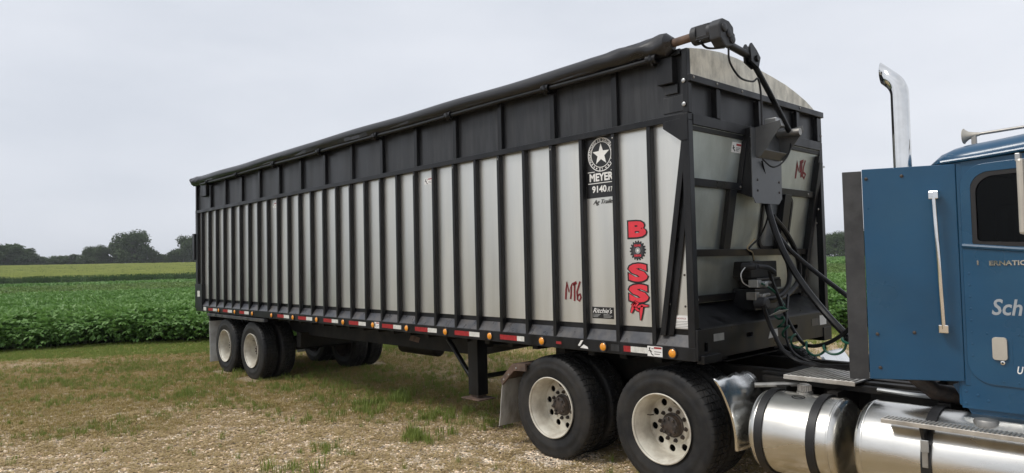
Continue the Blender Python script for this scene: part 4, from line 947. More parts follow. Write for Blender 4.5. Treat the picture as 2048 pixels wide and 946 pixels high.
# underframe
for y_ in (.66, TW-.84):
    mb = MB().prism([(-.2, ZB), (-.2, 1.06), (-2.6, 1.03), (-3.6, .83), (-8.6, .80), (-9.0, .88), (-11.8, .88), (-11.8, ZB)], (0, y_, 0), (1, 0, 0), (0, 0, 1), (0, 1, 0), .18); mb.build('frame_beam', 'frame', T, .004)
part('floor', 'frame', T, -TL+.1, -.1, .08, TW-.08, ZB+.03, ZB+.06, bev=0)
for k in range(29): part('cross_member', 'frame', T, -.6-.4*k, -.52-.4*k, .25, TW-.25, ZB-.08, ZB+.029, bev=0)
part('coupler_plate', 'frame', T, -2.0, -.15, .72, TW-.72, 1.045, 1.059)
part('slide_rail', 'shelf', T, -11.3, -8.55, -.02, .05, ZB-.075, ZB-.02)
MB().prism([(-11.3, ZB-.02), (-8.72, ZB-.02), (-8.55, ZB-.075), (-11.3, ZB-.075)], (0, .052, 0), (1, 0, 0), (0, 0, 1), (0, 1, 0), .05).build('fender_lip', 'frame', T)
for x in (-10.57, -9.31):
    dual(T, x, .049, -1); dual(T, x, TW-.049, 1)
    MB().tube([(x, .5, WR), (x, TW-.5, WR)], .07, 12).build('axle', 'frame', T, smooth=True)
    for y_ in (.80, TW-.80):
        MB().tube(spline([(x-.5, y_, .74), (x, y_, .62), (x+.5, y_, .74)], 5), .045, 8).build('leaf_spring', 'frame', T, smooth=True)
        part('hanger', 'frame', T, x+.42, x+.6, y_-.06, y_+.06, .62, .90)
        MB().lathe([(0, .001), (0, .085), (.16, .085), (.16, .001)], (x+.15, y_+.12*(1 if y_ < 1 else -1), .58), 'x', 14).build('brake_chamber', 'frame', T, smooth=True)
part('cross_brace', 'frame', T, -11.5, -11.35, .3, TW-.3, .66, .9); part('cross_brace', 'frame', T, -8.4, -8.25, .5, TW-.5, .6, .86)
for y_ in (.06, TW-.66):
    fl = MB(); n_ = 6
    for k in range(n_): z0_, z1_ = .13+(.95-.13)*k/n_, .13+(.95-.13)*(k+1)/n_; fl.hexa([(x+.015*math.sin(z*5), y, z) for x in (-11.40, -11.388) for y in (y_, y_+.6) for z in (z0_, z1_)])
    fl.build('mud_flap', 'wflap', T)
    part('flap_hanger', 'frame', T, -11.42, -11.37, y_, y_+.62, .95, 1.13)
part('tail_light_box', 'black', T, -11.62, -11.45, .1, .6, .42, .55) if False else None
MB().lathe([(-.5, .001), (-.5, .09), (-.47, .125), (.47, .125), (.5, .09), (.5, .001)], (-5.95, 1.42, .70), 'x', 20).build('air_tank', 'frame', T, smooth=True)
MB().prism([(-5.15, .92), (-5.1, 1.0), (-4.88, .97), (-4.92, .90)], (0, .655, 0), (1, 0, 0), (0, 0, 1), (0, 1, 0), .004).build('rust_patch', 'rust', T)
for y_ in (.30, TW-.48):
    lg = MB().box(-3.38, -3.20, y_, y_+.16, .42, 1.12).build('landing_leg', 'black', T, .006)
    MB().box(-3.36, -3.22, y_+.015, y_+.145, .40, .70).build('inner_leg', 'rust', lg, .006)
    ft = MB().hexa([(x, y, z) for x, y, z in ((-3.46, y_-.05, .37), (-3.46, y_-.05, .385), (-3.46, y_+.21, .37), (-3.46, y_+.21, .385), (-3.12, y_-.05, .37), (-3.12, y_-.05, .385), (-3.12, y_+.21, .37), (-3.12, y_+.21, .385))]); ft.lathe([(.385, .06), (.44, .05)], (-3.29, y_+.08, 0), 'z', 10); ft.build('foot', 'rust', lg, .003)
    MB().tube([(-4.05, y_+.2, 1.05), (-3.40, y_+.1, .56)], .032, 10).build('leg_brace', 'black', T, smooth=True)
    MB().box(-3.36, -3.22, y_+.02 if y_ < 1 else y_-.3, y_+.3 if y_ < 1 else y_+.1, .98, 1.09).build('leg_bracket', 'frame', T)
MB().tube([(-3.3, .38, .62), (-3.3, TW-.38, .62)], .03, 10).build('leg_cross_brace', 'frame', T, smooth=True)
MB().tube([(-2.9, .3, 1.05), (-2.3, 1.0, 1.02)], .02, 8).build('crank_shaft', 'frame', T)

# ------------------------------------------------------------------ the tractor
K = empty('semi_truck', (1.0, TW/2, 0), 'blue day cab semi truck with polished fuel tanks coupled to the trailer', 'truck')
YC = TW/2
for x in (-1.782, -.43):
    dual(K, x, .07, -1); dual(K, x, TW-.07, 1)
    MB().tube([(x, .4, WR), (x, TW-.4, WR)], .1, 14).build('axle', 'frame', K, smooth=True)
    MB().lathe([(-.18, .02), (-.14, .16), (0, .22), (.14, .16), (.18, .02)], (x, YC, WR), 'x', 20).build('differential', 'frame', K, smooth=True)
for y_ in (.87, TW-.95): part('frame_rail', 'frame', K, -2.45, 4.9, y_, y_+.08, .74, 1.0)
for x in (-2.3, -1.1, .2, .9): part('cross_member', 'frame', K, x, x+.1, .95, TW-.95, .78, .96)
MB().prism([(-.9, -.1), (-.55, -.5), (.4, -.5), (.45, -.35), (.45, .35), (.4, .5), (-.55, .5), (-.9, .1), (-.1, .06), (-.1, -.06)], (-1.05, YC, 1.003), (1, 0, 0), (0, 1, 0), (0, 0, 1), .04).build('fifth_wheel', 'frame', K, .006)
part('fifth_wheel_base', 'frame', K, -1.5, -.6, .86, TW-.86, .96, 1.0)
for y_ in (.55, TW-.75):
    for x in (-1.78, -.43): MB().lathe([(.62, .001), (.62, .11), (.7, .13), (.78, .11), (.86, .13), (.9, .11), (.9, .001)], (x-.35, y_+.3*(1 if y_ < 1 else -.5), 0), 'z', 16).build('air_spring', 'rubber2', K, smooth=True)
# rear mud flaps on a rusty hanger
for y_, mt in ((.05, 'flap'), (TW-.65, 'flap')):
    fl = MB()
    xs = [(.91, -2.18), (.72, -2.48), (.5, -2.515), (.34, -2.53), (.21, -2.555)]
    for (z1_, x1_), (z0_, x0_) in zip(xs[1:-1], xs[2:]): fl.hexa([(x+w, y, z) for w in (0, .012) for y in (y_, y_+.60) for x, z in ((x0_, z0_), (x1_, z1_))])
    fo = fl.build('mud_flap', mt, K)
    fh = MB(); fh.prism([(-2.10, .93), (-2.30, .915), (-2.50, .73), (-2.475, .665), (-2.28, .84), (-2.10, .85)], (0, y_-.012, 0), (1, 0, 0), (0, 0, 1), (0, 1, 0), .03); fh.prism([(-2.10, .93), (-2.30, .915), (-2.50, .73), (-2.49, .715), (-2.30, .895), (-2.10, .91)], (0, y_, 0), (1, 0, 0), (0, 0, 1), (0, 1, 0), .62)
    fh.build('flap_hanger', 'rust', K, .004)
    bolts('bolt', 'steel', [(x, y_-.012, z) for x, z in ((-2.24, .87), (-2.36, .79), (-2.44, .73))], 'y', .011, -.008, fo)
# bent quarter fenders ahead of the drive wheels
def fender(y0, y1, s, bent):
    mb = MB(); n = 14; m_ = 8; rows = []
    for i in range(n+1):
        a_ = math.radians(41-45*i/n); r = .765; row = []
        for j in range(m_+1):
            t = j/m_; y_ = y0+(y1-y0)*t; rr = r+.02*math.sin(t*PI)
            if bent: rr += .007*math.sin(i*.7+j*.7)*max(0, 1-i/8)
            x = -.43+rr*math.cos(a_); z = WR+rr*math.sin(a_)
            if i == 0 and bent: z += .012*math.sin(j*2.2)
            row.append(Vector((x, y_, z)))
        # rolled edge at the outer side
        e = row[0]; row = [e+Vector((-.035, .004*s, -.01)), e+Vector((-.028, -.018*s, 0)), e+Vector((-.006, -.022*s, 0))]+row
        rows.append(row)
    w = len(rows[0])
    mb.add([q for r in rows for q in r], [(i*w+j, i*w+j+1, (i+1)*w+j+1, (i+1)*w+j) for i in range(n) for j in range(w-1)])
    o = mb.build('quarter_fender', 'dented', K, smooth=True); sm = o.modifiers.new('thick', 'SOLIDIFY'); sm.thickness = .004; return o
fo = fender(.06, .62, 1, True); fender(TW-.06, TW-.62, -1, False)
MB().tube([(.30, .4, .93), (.62, .6, .95), (.7, .87, .95)], .022, 8).build('fender_arm', 'steel', K, smooth=True)
# fuel tanks
def tank(x0, x1, z0, straps, cap_x, bright=True, r=.32, yc=.36):
    h = .07; pr = [(x0, .001), (x0-.005, r*.5), (x0+.004, r*.85), (x0+.02, r*.95), (x0+.045, r*.99), (x0+.07, r)]
    n = 10
    pr += [(x0+.07+(x1-x0-.14)*k/n, r) for k in range(1, n)]
    pr += [(x1-.07, r), (x1-.045, r*.99), (x1-.02, r*.95), (x1-.004, r*.85), (x1+.012, r*.5), (x1+.018, .001)]
    t = MB().lathe(pr, (0, yc, z0), 'x', 72).build('fuel_tank', 'tank', K, smooth=True)
    for xs_ in (x0+.055, x1-.06): MB().lathe([(xs_, r+.0008), (xs_+.004, r+.003), (xs_+.012, r+.003), (xs_+.016, r+.0008)], (0, yc, z0), 'x', 72).build('tank_seam', 'tank', t, smooth=True)
    for xs_ in straps:
        MB().lathe([(xs_, r+.002), (xs_, r+.014), (xs_+.062, r+.014), (xs_+.062, r+.002)], (0, yc, z0), 'x', 64, closed=True).build('tank_strap', 'gasket', t, smooth=True)
        part('strap_bracket', 'frame', t, xs_-.01, xs_+.07, yc+.1, .87, z0+r-.18, z0+r+.02, bev=0)
    if cap_x is not None:
        cx_, cy_, style = cap_x; a_ = math.asin(min(1, (cy_-yc)/r)) if style else 0; zz = z0+math.sqrt(r*r-(cy_-yc)**2)
        mb = MB()
        for k in range(18):
            q = 2*PI*k/18; mb.tube([(cx_+.048*math.cos(q), cy_+.048*math.sin(q), zz+.02), (cx_+.046*math.cos(q), cy_+.046*math.sin(q), zz+.062)], .007, 5) if not style else None
        mb.lathe([(zz-.06, .06), (zz+.012, .062), (zz+.014, .046), (zz+.066, .044), (zz+.072, .036), (zz+.072, .001)] if not style else [(zz-.08, .07), (zz+.0, .072), (zz+.012, .066), (zz+.018, .03), (zz+.02, .001)], (cx_, cy_, 0), 'z', 24); mb.build('filler_cap', 'steel', t, smooth=True)
    return t
t1 = tank(.40, 1.085, .598, (.475, .885), (.725, .40, 0))
q = P(1592, 797, 'y', .2)
# small oval sticker on the tank
mb = MB(); a0 = math.atan2(.26, -.18)
def on_tank(x, ang, r=.3213, yc=.36, zc=.598): return Vector((x, yc+r*math.cos(ang), zc+r*math.sin(ang)))
ov = [on_tank(.735+.055*math.cos(t*2*PI/24), math.radians(107)+.10*math.sin(t*2*PI/24)) for t in range(24)]; ov2 = [on_tank(.735+.043*math.cos(t*2*PI/24), math.radians(107)+.07*math.sin(t*2*PI/24)) for t in range(24)]
mb.add(ov+ov2, [(i, (i+1) % 24, 24+(i+1) % 24, 24+i) for i in range(24)]); mb.add([on_tank(.70, math.radians(107)+.02), on_tank(.70, math.radians(107)-.02), on_tank(.77, math.radians(107)-.02), on_tank(.77, math.radians(107)+.02)], [(0, 1, 2, 3)])
mb.build('oval_sticker', 'dblack', t1)
t2 = tank(1.205, 3.05, .612, (1.655, 2.62), (1.985, .245, 1))
tank(.40, 1.6, .598, (.6, 1.3), (.9, TW-.36, 0), yc=TW-.36); 
# turnbuckle plate on the strap
part('strap_clamp', 'zinc', t2, 1.662, 1.71, .018, .032, .70, .78, bev=.004); part('strap_tongue', 'steel', t2, 1.668, 1.704, .021, .029, .60, .70, bev=.002)
# step on the tank
sp = part('tank_step', 'deck', K, 1.435, 3.0, -.015, .10, .862, .892, bev=.003)
mb = MB()
for k in range(62): mb.box(1.445+.025*k, 1.457+.025*k, -.012, .095, .893, .897)
mb.build('step_tread', 'deck', sp)
for x in (1.685, 2.65): MB().prism([(0, .86), (.11, .86), (.09, .70), (.035, .78)], (x-.02, .0, 0), (0, 1, 0), (0, 0, 1), (1, 0, 0), .02).build('step_bracket', 'gasket', sp)
# deck plate behind the cab
dk = part('deck_plate', 'deck', K, .50, 1.07, .52, 1.12, 1.005, 1.02, bev=.003)
for k in range(14): part('deck_bar', 'deck', dk, .506+.04*k, .526+.04*k, .522, 1.118, 1.021, 1.028, bev=.002)
part('deck_edge', 'deck', dk, .50, 1.07, .505, .519, .99, 1.027)
part('side_rail', 'frame', K, .25, 1.9, .62, .68, .93, .98); part('battery_box', 'frame', K, 1.1, 1.75, .72, .86, .5, .92); part('air_line_bundle', 'frame', K, .2, 1.9, .70, .78, .985, 1.0, bev=0)
MB().tube([(1.2, .60, .97), (1.45, .58, .965), (1.75, .60, .96)], .016, 8).build('pipe', 'zinc', K, smooth=True)
# cab: hollow shell
CX0, CX1, CY0, CY1, CZ0 = 1.84, 3.35, .30, TW-.30, 1.12
BL = 'blue'
def roofz(x): return 2.63+.05*sstep(1.8, 2.4, x)
zt_ = 2.60
prof = [(CX0, .97), (CX0, zt_), (3.05, zt_+.06), (CX1, 2.06), (CX1+.05, 1.95), (CX1+.05, .97)]
dwin = [(1.955+.022*math.cos(t)+.022, 2.055+.022+.022*math.sin(t)) for t in np.linspace(1.5*PI, PI, 4)]+[(2.06+.105*math.cos(t), 2.405+.105*math.sin(t)) for t in np.linspace(PI, PI/2, 7)]+[(2.82+.04*math.cos(t), 2.47+.04*math.sin(t)) for t in np.linspace(PI/2, 0, 4)]+[(2.84+.02*math.cos(t), 2.075+.02*math.sin(t)) for t in np.linspace(0, -PI/2, 4)]
dwin = dwin[::-1]
# the door window: bottom sill dips towards the front
dwin = [(x, z-(.055*(x-1.955) if z < 2.3 else -.02*(x-1.955))) for x, z in dwin]
dout = rrect(1.885, 2.95, 1.145, 2.575, .14, 7)
dout = [(x, z-(.03*(x-1.885) if z < 1.6 else -.03*(x-1.885))) for x, z in dout]
for y0, s in ((CY0, 1), (CY1, -1)):
    wl = MB().prism(prof, (0, y0, 0), U3, V3, (0, s, 0), .03, [dwin]).build('cab_side', BL, K)
    dr = MB().prism(dout, (0, y0-s*.012, 0), U3, V3, (0, s, 0), .011, [rrect(1.935, 2.88, 2.015, 2.53, .10) if False else [(x+(.012 if x > 2.4 else -.012), z+(.012 if z > 2.3 else -.012)) for x, z in dwin]]).build('door', BL, K, .004)
    MB().prism([(x+(.012 if x > 2.4 else -.012), z+(.012 if z > 2.3 else -.012)) for x, z in dwin], (0, y0-s*.009, 0), U3, V3, (0, s, 0), .014, [[(x-(.016 if x > 2.4 else -.016), z-(.016 if z > 2.3 else -.016)) for x, z in dwin]]).build('window_gasket', 'gasket', dr)
    MB().prism([(x+(.004 if x > 2.4 else -.004), z+(.004 if z > 2.3 else -.004)) for x, z in dwin], (0, y0+s*.008, 0), U3, V3, (0, s, 0), .005).build('window', 'glass', dr)
    # belt moulding and recessed handle
    MB().tube([(1.885, y0-s*.012, 2.045), (2.2, y0-s*.013, 2.012), (2.95, y0-s*.013, 1.97)], .016, 8).build('belt_moulding', BL, dr, smooth=True)
    MB().prism(rrect(2.035, 2.135, 1.272, 1.455, .02), (0, y0-s*.0135, 0), U3, V3, (0, s, 0), .004).build('handle_recess', 'blue', dr)
    MB().prism(rrect(2.030, 2.110, 1.305, 1.45, .018), (0, y0-s*.030, 0), U3, V3, (0, s, 0), .018).build('door_handle', 'mirror', dr, .006)
    MB().lathe([(0, .014), (-s*.010, .013), (-s*.012, .006)], (2.082, y0-s*.0136, 1.288), 'y', 14).build('door_lock', 'chrome', dr, smooth=True)
    MB().prism([(CX0+.02, .972), (CX0-.06, 1.11), (CX0+.0, 1.14), (3.3, 1.10), (3.3, .90), (1.9, .90)], (0, y0+s*.031, 0), U3, V3, (0, s, 0), .02).build('cab_skirt', BL, K)
    if s > 0:
        near_door = dr
        rv_ = [(1.915, y0-.012, z) for z in np.linspace(1.32, 1.86, 8)]+[(x, y0-.012, 1.165) for x in np.linspace(2.08, 2.9, 11)]+[(x, y0-.012, 1.47) for x in (2.0, 2.17, 2.2)]
        bolts('rivet', BL, rv_, 'y', .007, -.003, dr)
rv2 = [(1.862, CY0, z) for z in np.linspace(1.0, 1.16, 3)]+[(1.93, CY0, 1.06), (1.99, CY0, 1.03)]; bolts('rivet', BL, rv2, 'y', .010, -.004, K)
part('cab_back', BL, K, CX0-.02, CX0+.01, CY0+.002, CY1-.002, .98, zt_-.002, bev=.02); part('cab_floor', 'interior', K, CX0+.02, CX1, CY0+.035, CY1-.035, 1.10, 1.14, bev=0)
part('cab_lining', 'interior', K, CX0+.012, CX0+.03, CY0+.035, CY1-.035, 1.15, 2.58, bev=0); part('dashboard', 'interior', K, 2.95, CX1+.03, CY0+.035, CY1-.035, 1.5, 1.98, bev=.03)
part('headliner', 'interior', K, CX0+.02, 3.0, CY0+.035, CY1-.035, 2.585, 2.60, bev=0)
for y_ in (.45, 1.62): sb = part('seat', 'seat', K, 2.10, 2.60, y_, y_+.5, 1.5, 1.62, bev=.04); MB().hexa([(x, y, z) for x, z0, z1 in ((2.03, 1.6, 2.3), (2.15, 1.6, 2.32)) for y in (y_, y_+.5) for z in (z0, z1)]).build('backrest', 'seat', sb, .04)
MB().tube([Vector((2.85, .7, 1.98))+Vector((.10*math.sin(t), .22*math.cos(t), .2*math.sin(t))) for t in np.linspace(0, 6.28, 24)], .015, 6).build('steering_wheel', 'interior', K, smooth=True)
MB().prism([(CY0+.06, .0), (CY1-.06, .0), (CY1-.1, .60), (CY0+.1, .60)], (CX1+.0, 0, 2.07), (0, 1, 0), Vector((-.46, 0, .89)).normalized(), (1, 0, 0), .006).build('windscreen', 'glass', K)
# roof: rounded shell
def roof():
    mb = MB(); n = 22; rows = []
    for i in range(n+1):
        t = i/n; x = 1.69+(3.18-1.69)*t
        e = math.sqrt(max(0, 1-max(0, (1.90-x)/.21)**2)) if x < 1.90 else 1
        f = math.sqrt(max(0, 1-max(0, (x-2.9)/.30)**2)) if x > 2.9 else 1
        top = (.125+.02*t)*min(e, f); inset = .10*(1-min(e, f)); base = 2.612+.055*float(sstep(1.75, 2.6, x)); row = []
        for j in range(25):
            u = -1+2*j/24; w = (CY1-CY0)/2+.015-inset
            zz = top*(1-abs(u)**5)**.45 + .035*(1-u*u)*min(e, f)
            row.append((x, YC+w*u, base+zz))
        rows.append(row)
    mb.add([q for r in rows for q in r], [(i*25+j, i*25+j+1, (i+1)*25+j+1, (i+1)*25+j) for i in range(n) for j in range(24)])
    # drip lip
    o = mb.build('roof', BL, K, smooth=True); sm = o.modifiers.new('thick', 'SOLIDIFY'); sm.thickness = .012
    return o
rf = roof()
for y_ in (CY0-.016, CY1+.016): MB().tube([(1.78, y_, 2.612), (2.0, y_, 2.624), (2.4, y_, 2.655), (3.0, y_, 2.668)], .013, 8).build('drip_rail', BL, K, smooth=True)
# air horn on the roof
hy = .62
hn = MB().lathe([(0, .052), (.006, .055), (.012, .046), (.035, .028), (.07, .018), (.10, .012), (.10, .001)], (1.835, hy, 0), 'x', 18)
hn.v = [(x, y, z+2.818+.035*(x-1.835)) for x, y, z in hn.v]
ho = hn.build('air_horn', 'mirror', K, smooth=True)
MB().tube([(1.93, hy, 2.822), (2.3, hy, 2.835), (2.75, hy, 2.85)], .011, 10).build('horn_tube', 'steel', ho, smooth=True)
for x in (1.885, 2.5): part('horn_foot', 'steel', ho, x, x+.03, hy-.015, hy+.015, 2.75, 2.815)
MB().disc((1.80, .40, 2.775), 'z', .012, .01, 10).build('roof_spot', 'white', K) if False else None
# mirror at the front of the door
mi = part('mirror', 'mirror', K, 2.252, 2.29, .02, .22, 2.10, 2.56, bev=.015)
MB().tube([(2.27, .12, 2.55), (2.6, .2, 2.62), (2.9, .29, 2.60)], .012, 8).build('mirror_arm', 'gasket', mi, smooth=True); MB().tube([(2.27, .12, 2.11), (2.6, .22, 2.06), (2.9, .29, 2.06)], .012, 8).build('mirror_arm', 'gasket', mi, smooth=True)
part('mirror_clamp', 'zinc', mi, 2.235, 2.262, .09, .15, 2.55, 2.60)
# flared side fairing with rubber edge
def fair(s):
    Y = lambda y: y if s > 0 else TW-y
    a0, a1 = Vector((1.335, Y(.10), 0)), Vector((1.865, Y(.285), 0)); d_ = (a1-a0); n_ = Vector((d_.y, -d_.x, 0)).normalized()*(1 if s > 0 else -1)
    def pt(t, z, off=0): return a0+d_*t+Vector((0, 0, z))+n_*off
    def zt(t): return 2.602-.008*t
    def zb(t): return 1.130+.015*t
    mb = MB().hexa([pt(t, z, o) for t in (0, 1) for z_ in (0, 1) for o in (0, -.02) for z in ((zb(t), zt(t))[z_],)])
    fo = mb.build('side_fairing', BL, K, .006)
    mb = MB().hexa([pt(t, z, o) for t in (-.225, -.004) for z_ in (0, 1) for o in (.001, -.012) for z in ((zb(t)-.002, zt(t)-.012)[z_],)])
    mb.build('rubber_edge', 'edge', fo, .003)
    mb = MB().hexa([pt(t, z, o) for t in (1.005, 1.09) for z_ in (0, 1) for o in (-.004, -.03) for z in ((1.12, 2.598)[z_],)]); mb.build('seal_strip', 'blue', fo, .003)
    if s > 0:
        me = MB().lathe([(0, .012), (-.006, .011), (-.009, .006), (-.009, .0005)], (0, 0, 0), 'y', 10).mesh('fairing_bolt', 'hub', True)
        for px, py in ((1732, 358), (1803, 352), (1755, 668), (1829, 665), (1761, 735)):
            dd = CFW*CF+CS*(px-W0/2)-CU*(py-H0/2); q = CAM+dd*(n_.dot(a0-CAM)/n_.dot(dd)); inst('fairing_bolt', me, fo, q)
        def fp(px, py, off):
            dd = CFW*CF+CS*(px-W0/2)-CU*(py-H0/2); return CAM+dd*((n_.dot(a0-CAM)+off)/n_.dot(dd))
        p0, p1 = fp(1867, 390, .06), fp(1888, 658, .06)
        gb_ = MB().tube([p0, p0.lerp(p1, .03), p0.lerp(p1, .5)+n_*.012, p0.lerp(p1, .97), p1], .0145, 14).build('grab_handle', 'chrome', fo, smooth=True)
        for q, sg in ((p0, 1), (p1, -1)):
            MB().box(q.x-.03, q.x+.03, q.y-.012, q.y+.05, q.z-.028, q.z+.028).build('handle_bracket', 'chrome', gb_, .006)
    return fo
fair(1); fair(-1)
# exhaust stack
sx, sy, sr = 1.50, .42, .060
c = [Vector((sx, sy, z)) for z in (1.1, 2.0, 2.6, 3.05, 3.10)]
mb = MB(); rings = []
for z in (2.2, 2.6, 2.9, 3.15): rings.append([Vector((sx+sr*math.cos(t), sy+sr*math.sin(t), z)) for t in np.linspace(0, 2*PI, 33)[:-1]])
bc = Vector((sx-.16, 0, 3.15))
for a_ in np.linspace(6, 46, 8):
    a_ = math.radians(a_); ring = []
    for t in np.linspace(0, 2*PI, 33)[:-1]:
        rad = .16+sr*math.cos(t); ring.append(Vector((bc.x+rad*math.cos(a_), sy+sr*math.sin(t), bc.z+rad*math.sin(a_))))
    rings.append(ring)
a_ = math.radians(46); dr_ = Vector((-math.sin(a_), 0, math.cos(a_)))
last = []
for q in rings[-1]: k_ = (1.385-q.x)/dr_.x; last.append(q+dr_*k_)
rings.append(last)
mb.add([q for r in rings for q in r], [(i*32+j, i*32+(j+1) % 32, (i+1)*32+(j+1) % 32, (i+1)*32+j) for i in range(len(rings)-1) for j in range(32)])
so = mb.build('exhaust_stack', 'chrome', K, smooth=True); sm = so.modifiers.new('wall', 'SOLIDIFY'); sm.thickness = .003
MB().lathe([(1.15, .06), (1.2, .12), (2.1, .12), (2.2, .062)], (sx, sy, 0), 'z', 28).build('muffler', 'steel', so, smooth=True)
MB().lathe([(2.3, sr-.006), (3.05, sr-.006)], (sx, sy, 0), 'z', 24).build('stack_inside', 'hub', so)
MB().lathe([(2.30, sr-.006), (2.30, .001)], (sx, sy, 0), 'z', 24).build('stack_baffle', 'hub', so)
MB().tube([(sx, sy, 1.15), (1.62, .5, 1.02), (1.78, .6, .98), (2.0, .75, .9)], .06, 14).build('exhaust_pipe', 'hub', K, smooth=True)
# lettering on the door
yd = CY0-.0125
def dxy(px, py): q = P(px, py, 'y', yd); return q.x, q.z
a, b_ = dxy(1984, 630), dxy(2044, 598)
text('Sch', 'door_lettering', 'silver', near_door, (a[0], yd, a[1]), U3, V3, .165, .105, .018, .22, skew=.0)
a, b_ = dxy(1979, 531), dxy(2047, 521)
text('ERNATIONAL', 'chrome_lettering', 'chrome', near_door, (a[0], yd, a[1]), U3, V3, .30, .032, .03, 0, .006)
text('I', 'chrome_lettering', 'chrome', near_door, (a[0]-.068, yd, a[1]+.004), U3, V3, .009, .03, .03, 0, .006)
a = dxy(2035, 748); text('U', 'door_lettering', 'white', near_door, (a[0], yd, a[1]), U3, V3, .034, .048, .02, .25)
# nose, outside the picture: hood, fenders, grille, bumper, front wheels
hp = [(0, 1.0), (0, 1.98), (.5, 1.93), (1.1, 1.80), (1.45, 1.62), (1.55, 1.45), (1.55, .8), (.2, .8)]
hd = MB().prism(hp, (CX1+.06, .72, 0), U3, V3, (0, 1, 0), TW-1.44).build('hood', BL, K, .06)
part('grille', 'chrome', hd, CX1+1.6, CX1+1.63, .8, TW-.8, .85, 1.45, bev=.01)
for y0, y1 in ((.28, .74), (TW-.74, TW-.28)):
    MB().prism([(x-.0, z) for x, z in [(.62*math.cos(t)+4.55, WR+.62*math.sin(t)) for t in np.linspace(-.1, PI+.1, 18)]+[(.56*math.cos(t)+4.55, WR+.56*math.sin(t)) for t in np.linspace(PI+.1, -.1, 18)]], (0, y0, 0), U3, V3, (0, 1, 0), y1-y0).build('front_fender', BL, K, .01)
    part('headlight', 'lamp', K, 4.95, 5.02, y0+.16, y0+.36, .92, 1.08, bev=.02)
part('bumper', 'chrome', K, 5.0, 5.1, .1, TW-.1, .35, .70, bev=.04)
for s_, y_ in ((-1, .22), (1, TW-.22)):
    rot = Matrix.Rotation(PI, 3, 'Z') if s_ < 0 else Matrix.Identity(3)
    w = inst('wheel', RIM, K, (4.55, y_+.1*(-s_), WR), rot); inst('tyre', TYRE, w, (4.55, y_+.1*(-s_), WR), rot)
MB().tube([(4.55, .35, WR), (4.55, TW-.35, WR)], .06, 10).build('axle', 'frame', K, smooth=True)
part('engine', 'frame', K, 3.0, 4.8, .95, TW-.95, .6, 1.3, bev=0)

# ------------------------------------------------------------------ lines between truck and trailer (each its own thing)
def hose(name, pts, r, mt, label, cat='hose', group=None, n=9):
    o = MB().tube(spline(pts, 8), r, n).build(name, mt, None, smooth=True); return tag(o, label, cat, group)
def hx(l):      # pixel route with the distance from the bulkhead (x) along the way
    return [P(px, py, 'x', x) for px, py, x in l]
hose('hydraulic_hose', hx([(1534, 405, .02), (1540, 430, .06), (1556, 478, .14), (1578, 525, .25), (1608, 572, .40), (1650, 625, .60), (1690, 668, .82), (1716, 695, 1.0), (1745, 730, 1.2)]), .031, 'rubber2', 'thick black hydraulic hose sloping lowest from front wall to truck', group='hydraulic hoses')
hose('hydraulic_hose', hx([(1541, 425, .05), (1552, 462, .10), (1578, 498, .2), (1620, 535, .36), (1665, 570, .6), (1706, 600, .85), (1750, 630, 1.1)]), .022, 'rubber2', 'thick black hydraulic hose sloping highest over to the blue truck', group='hydraulic hoses')
hose('hydraulic_hose', hx([(1537, 425, .0), (1557, 480, .02), (1577, 530, .04), (1578, 565, .06), (1564, 588, .06), (1545, 597, .05), (1530, 598, .03)]), .026, 'rubber2', 'looped black hydraulic hose hanging left to the valve block', group='hydraulic hoses')
hose('hydraulic_hose', hx([(1545, 432, -.02), (1572, 465, -.02), (1594, 510, .0), (1598, 555, .0), (1580, 585, .0), (1555, 598, .0), (1532, 602, .0)]), .026, 'rubber2', 'looped black hydraulic hose bowing widest right of the pair', group='hydraulic hoses')
hose('electric_cable', hx([(1538, 540, .10), (1545, 565, .10), (1557, 595, .12), (1572, 632, .16), (1590, 665, .25), (1612, 690, .4), (1650, 688, .6), (1690, 665, .85), (1722, 630, 1.1)]), .017, 'rubber2', 'black spiral-wrapped electric cable drooping behind the green coil', 'cable')
hose('air_line', hx([(1526, 610, .12), (1536, 640, .14), (1549, 670, .2), (1566, 700, .3), (1596, 722, .45), (1640, 731, .62), (1700, 733, .95), (1750, 738, 1.2)]), .019, 'rubber2', 'black air line dropping from the coupler to the deck plate', 'air line')
hose('air_line', hx([(1576, 590, .10), (1572, 640, .18), (1574, 680, .25), (1590, 708, .38), (1628, 726, .55), (1690, 738, .9), (1760, 742, 1.2)]), .013, 'rubber2', 'thin grey-black air line curving low onto the deck plate', 'air line')
base = spline(hx([(1524, 567, .08), (1545, 580, .10), (1562, 600, .12), (1567, 618, .13), (1556, 632, .14), (1566, 652, .17), (1580, 672, .24), (1602, 690, .36), (1640, 702, .55), (1680, 694, .8), (1712, 670, 1.05)]), 22)
pts = []; n_ = len(base)
for i, q in enumerate(base):
    t = i/(n_-1); amp = .046*float(sstep(.22, .36, t)); ph = 2*PI*10.5*t**.95
    d_ = (base[min(i+1, n_-1)]-base[max(i-1, 0)]).normalized(); e1 = d_.cross(Vector((0, 0, 1))); e1 = e1.normalized() if e1.length > .1 else Vector((1, 0, 0)); e2 = d_.cross(e1)
    pts.append(q+(e1*math.cos(ph)+e2*math.sin(ph))*amp)
o = MB().tube(pts, .0105, 7).build('coiled_air_line', 'green', None, smooth=True); tag(o, 'green coiled air line drooping between trailer front and truck', 'air line')

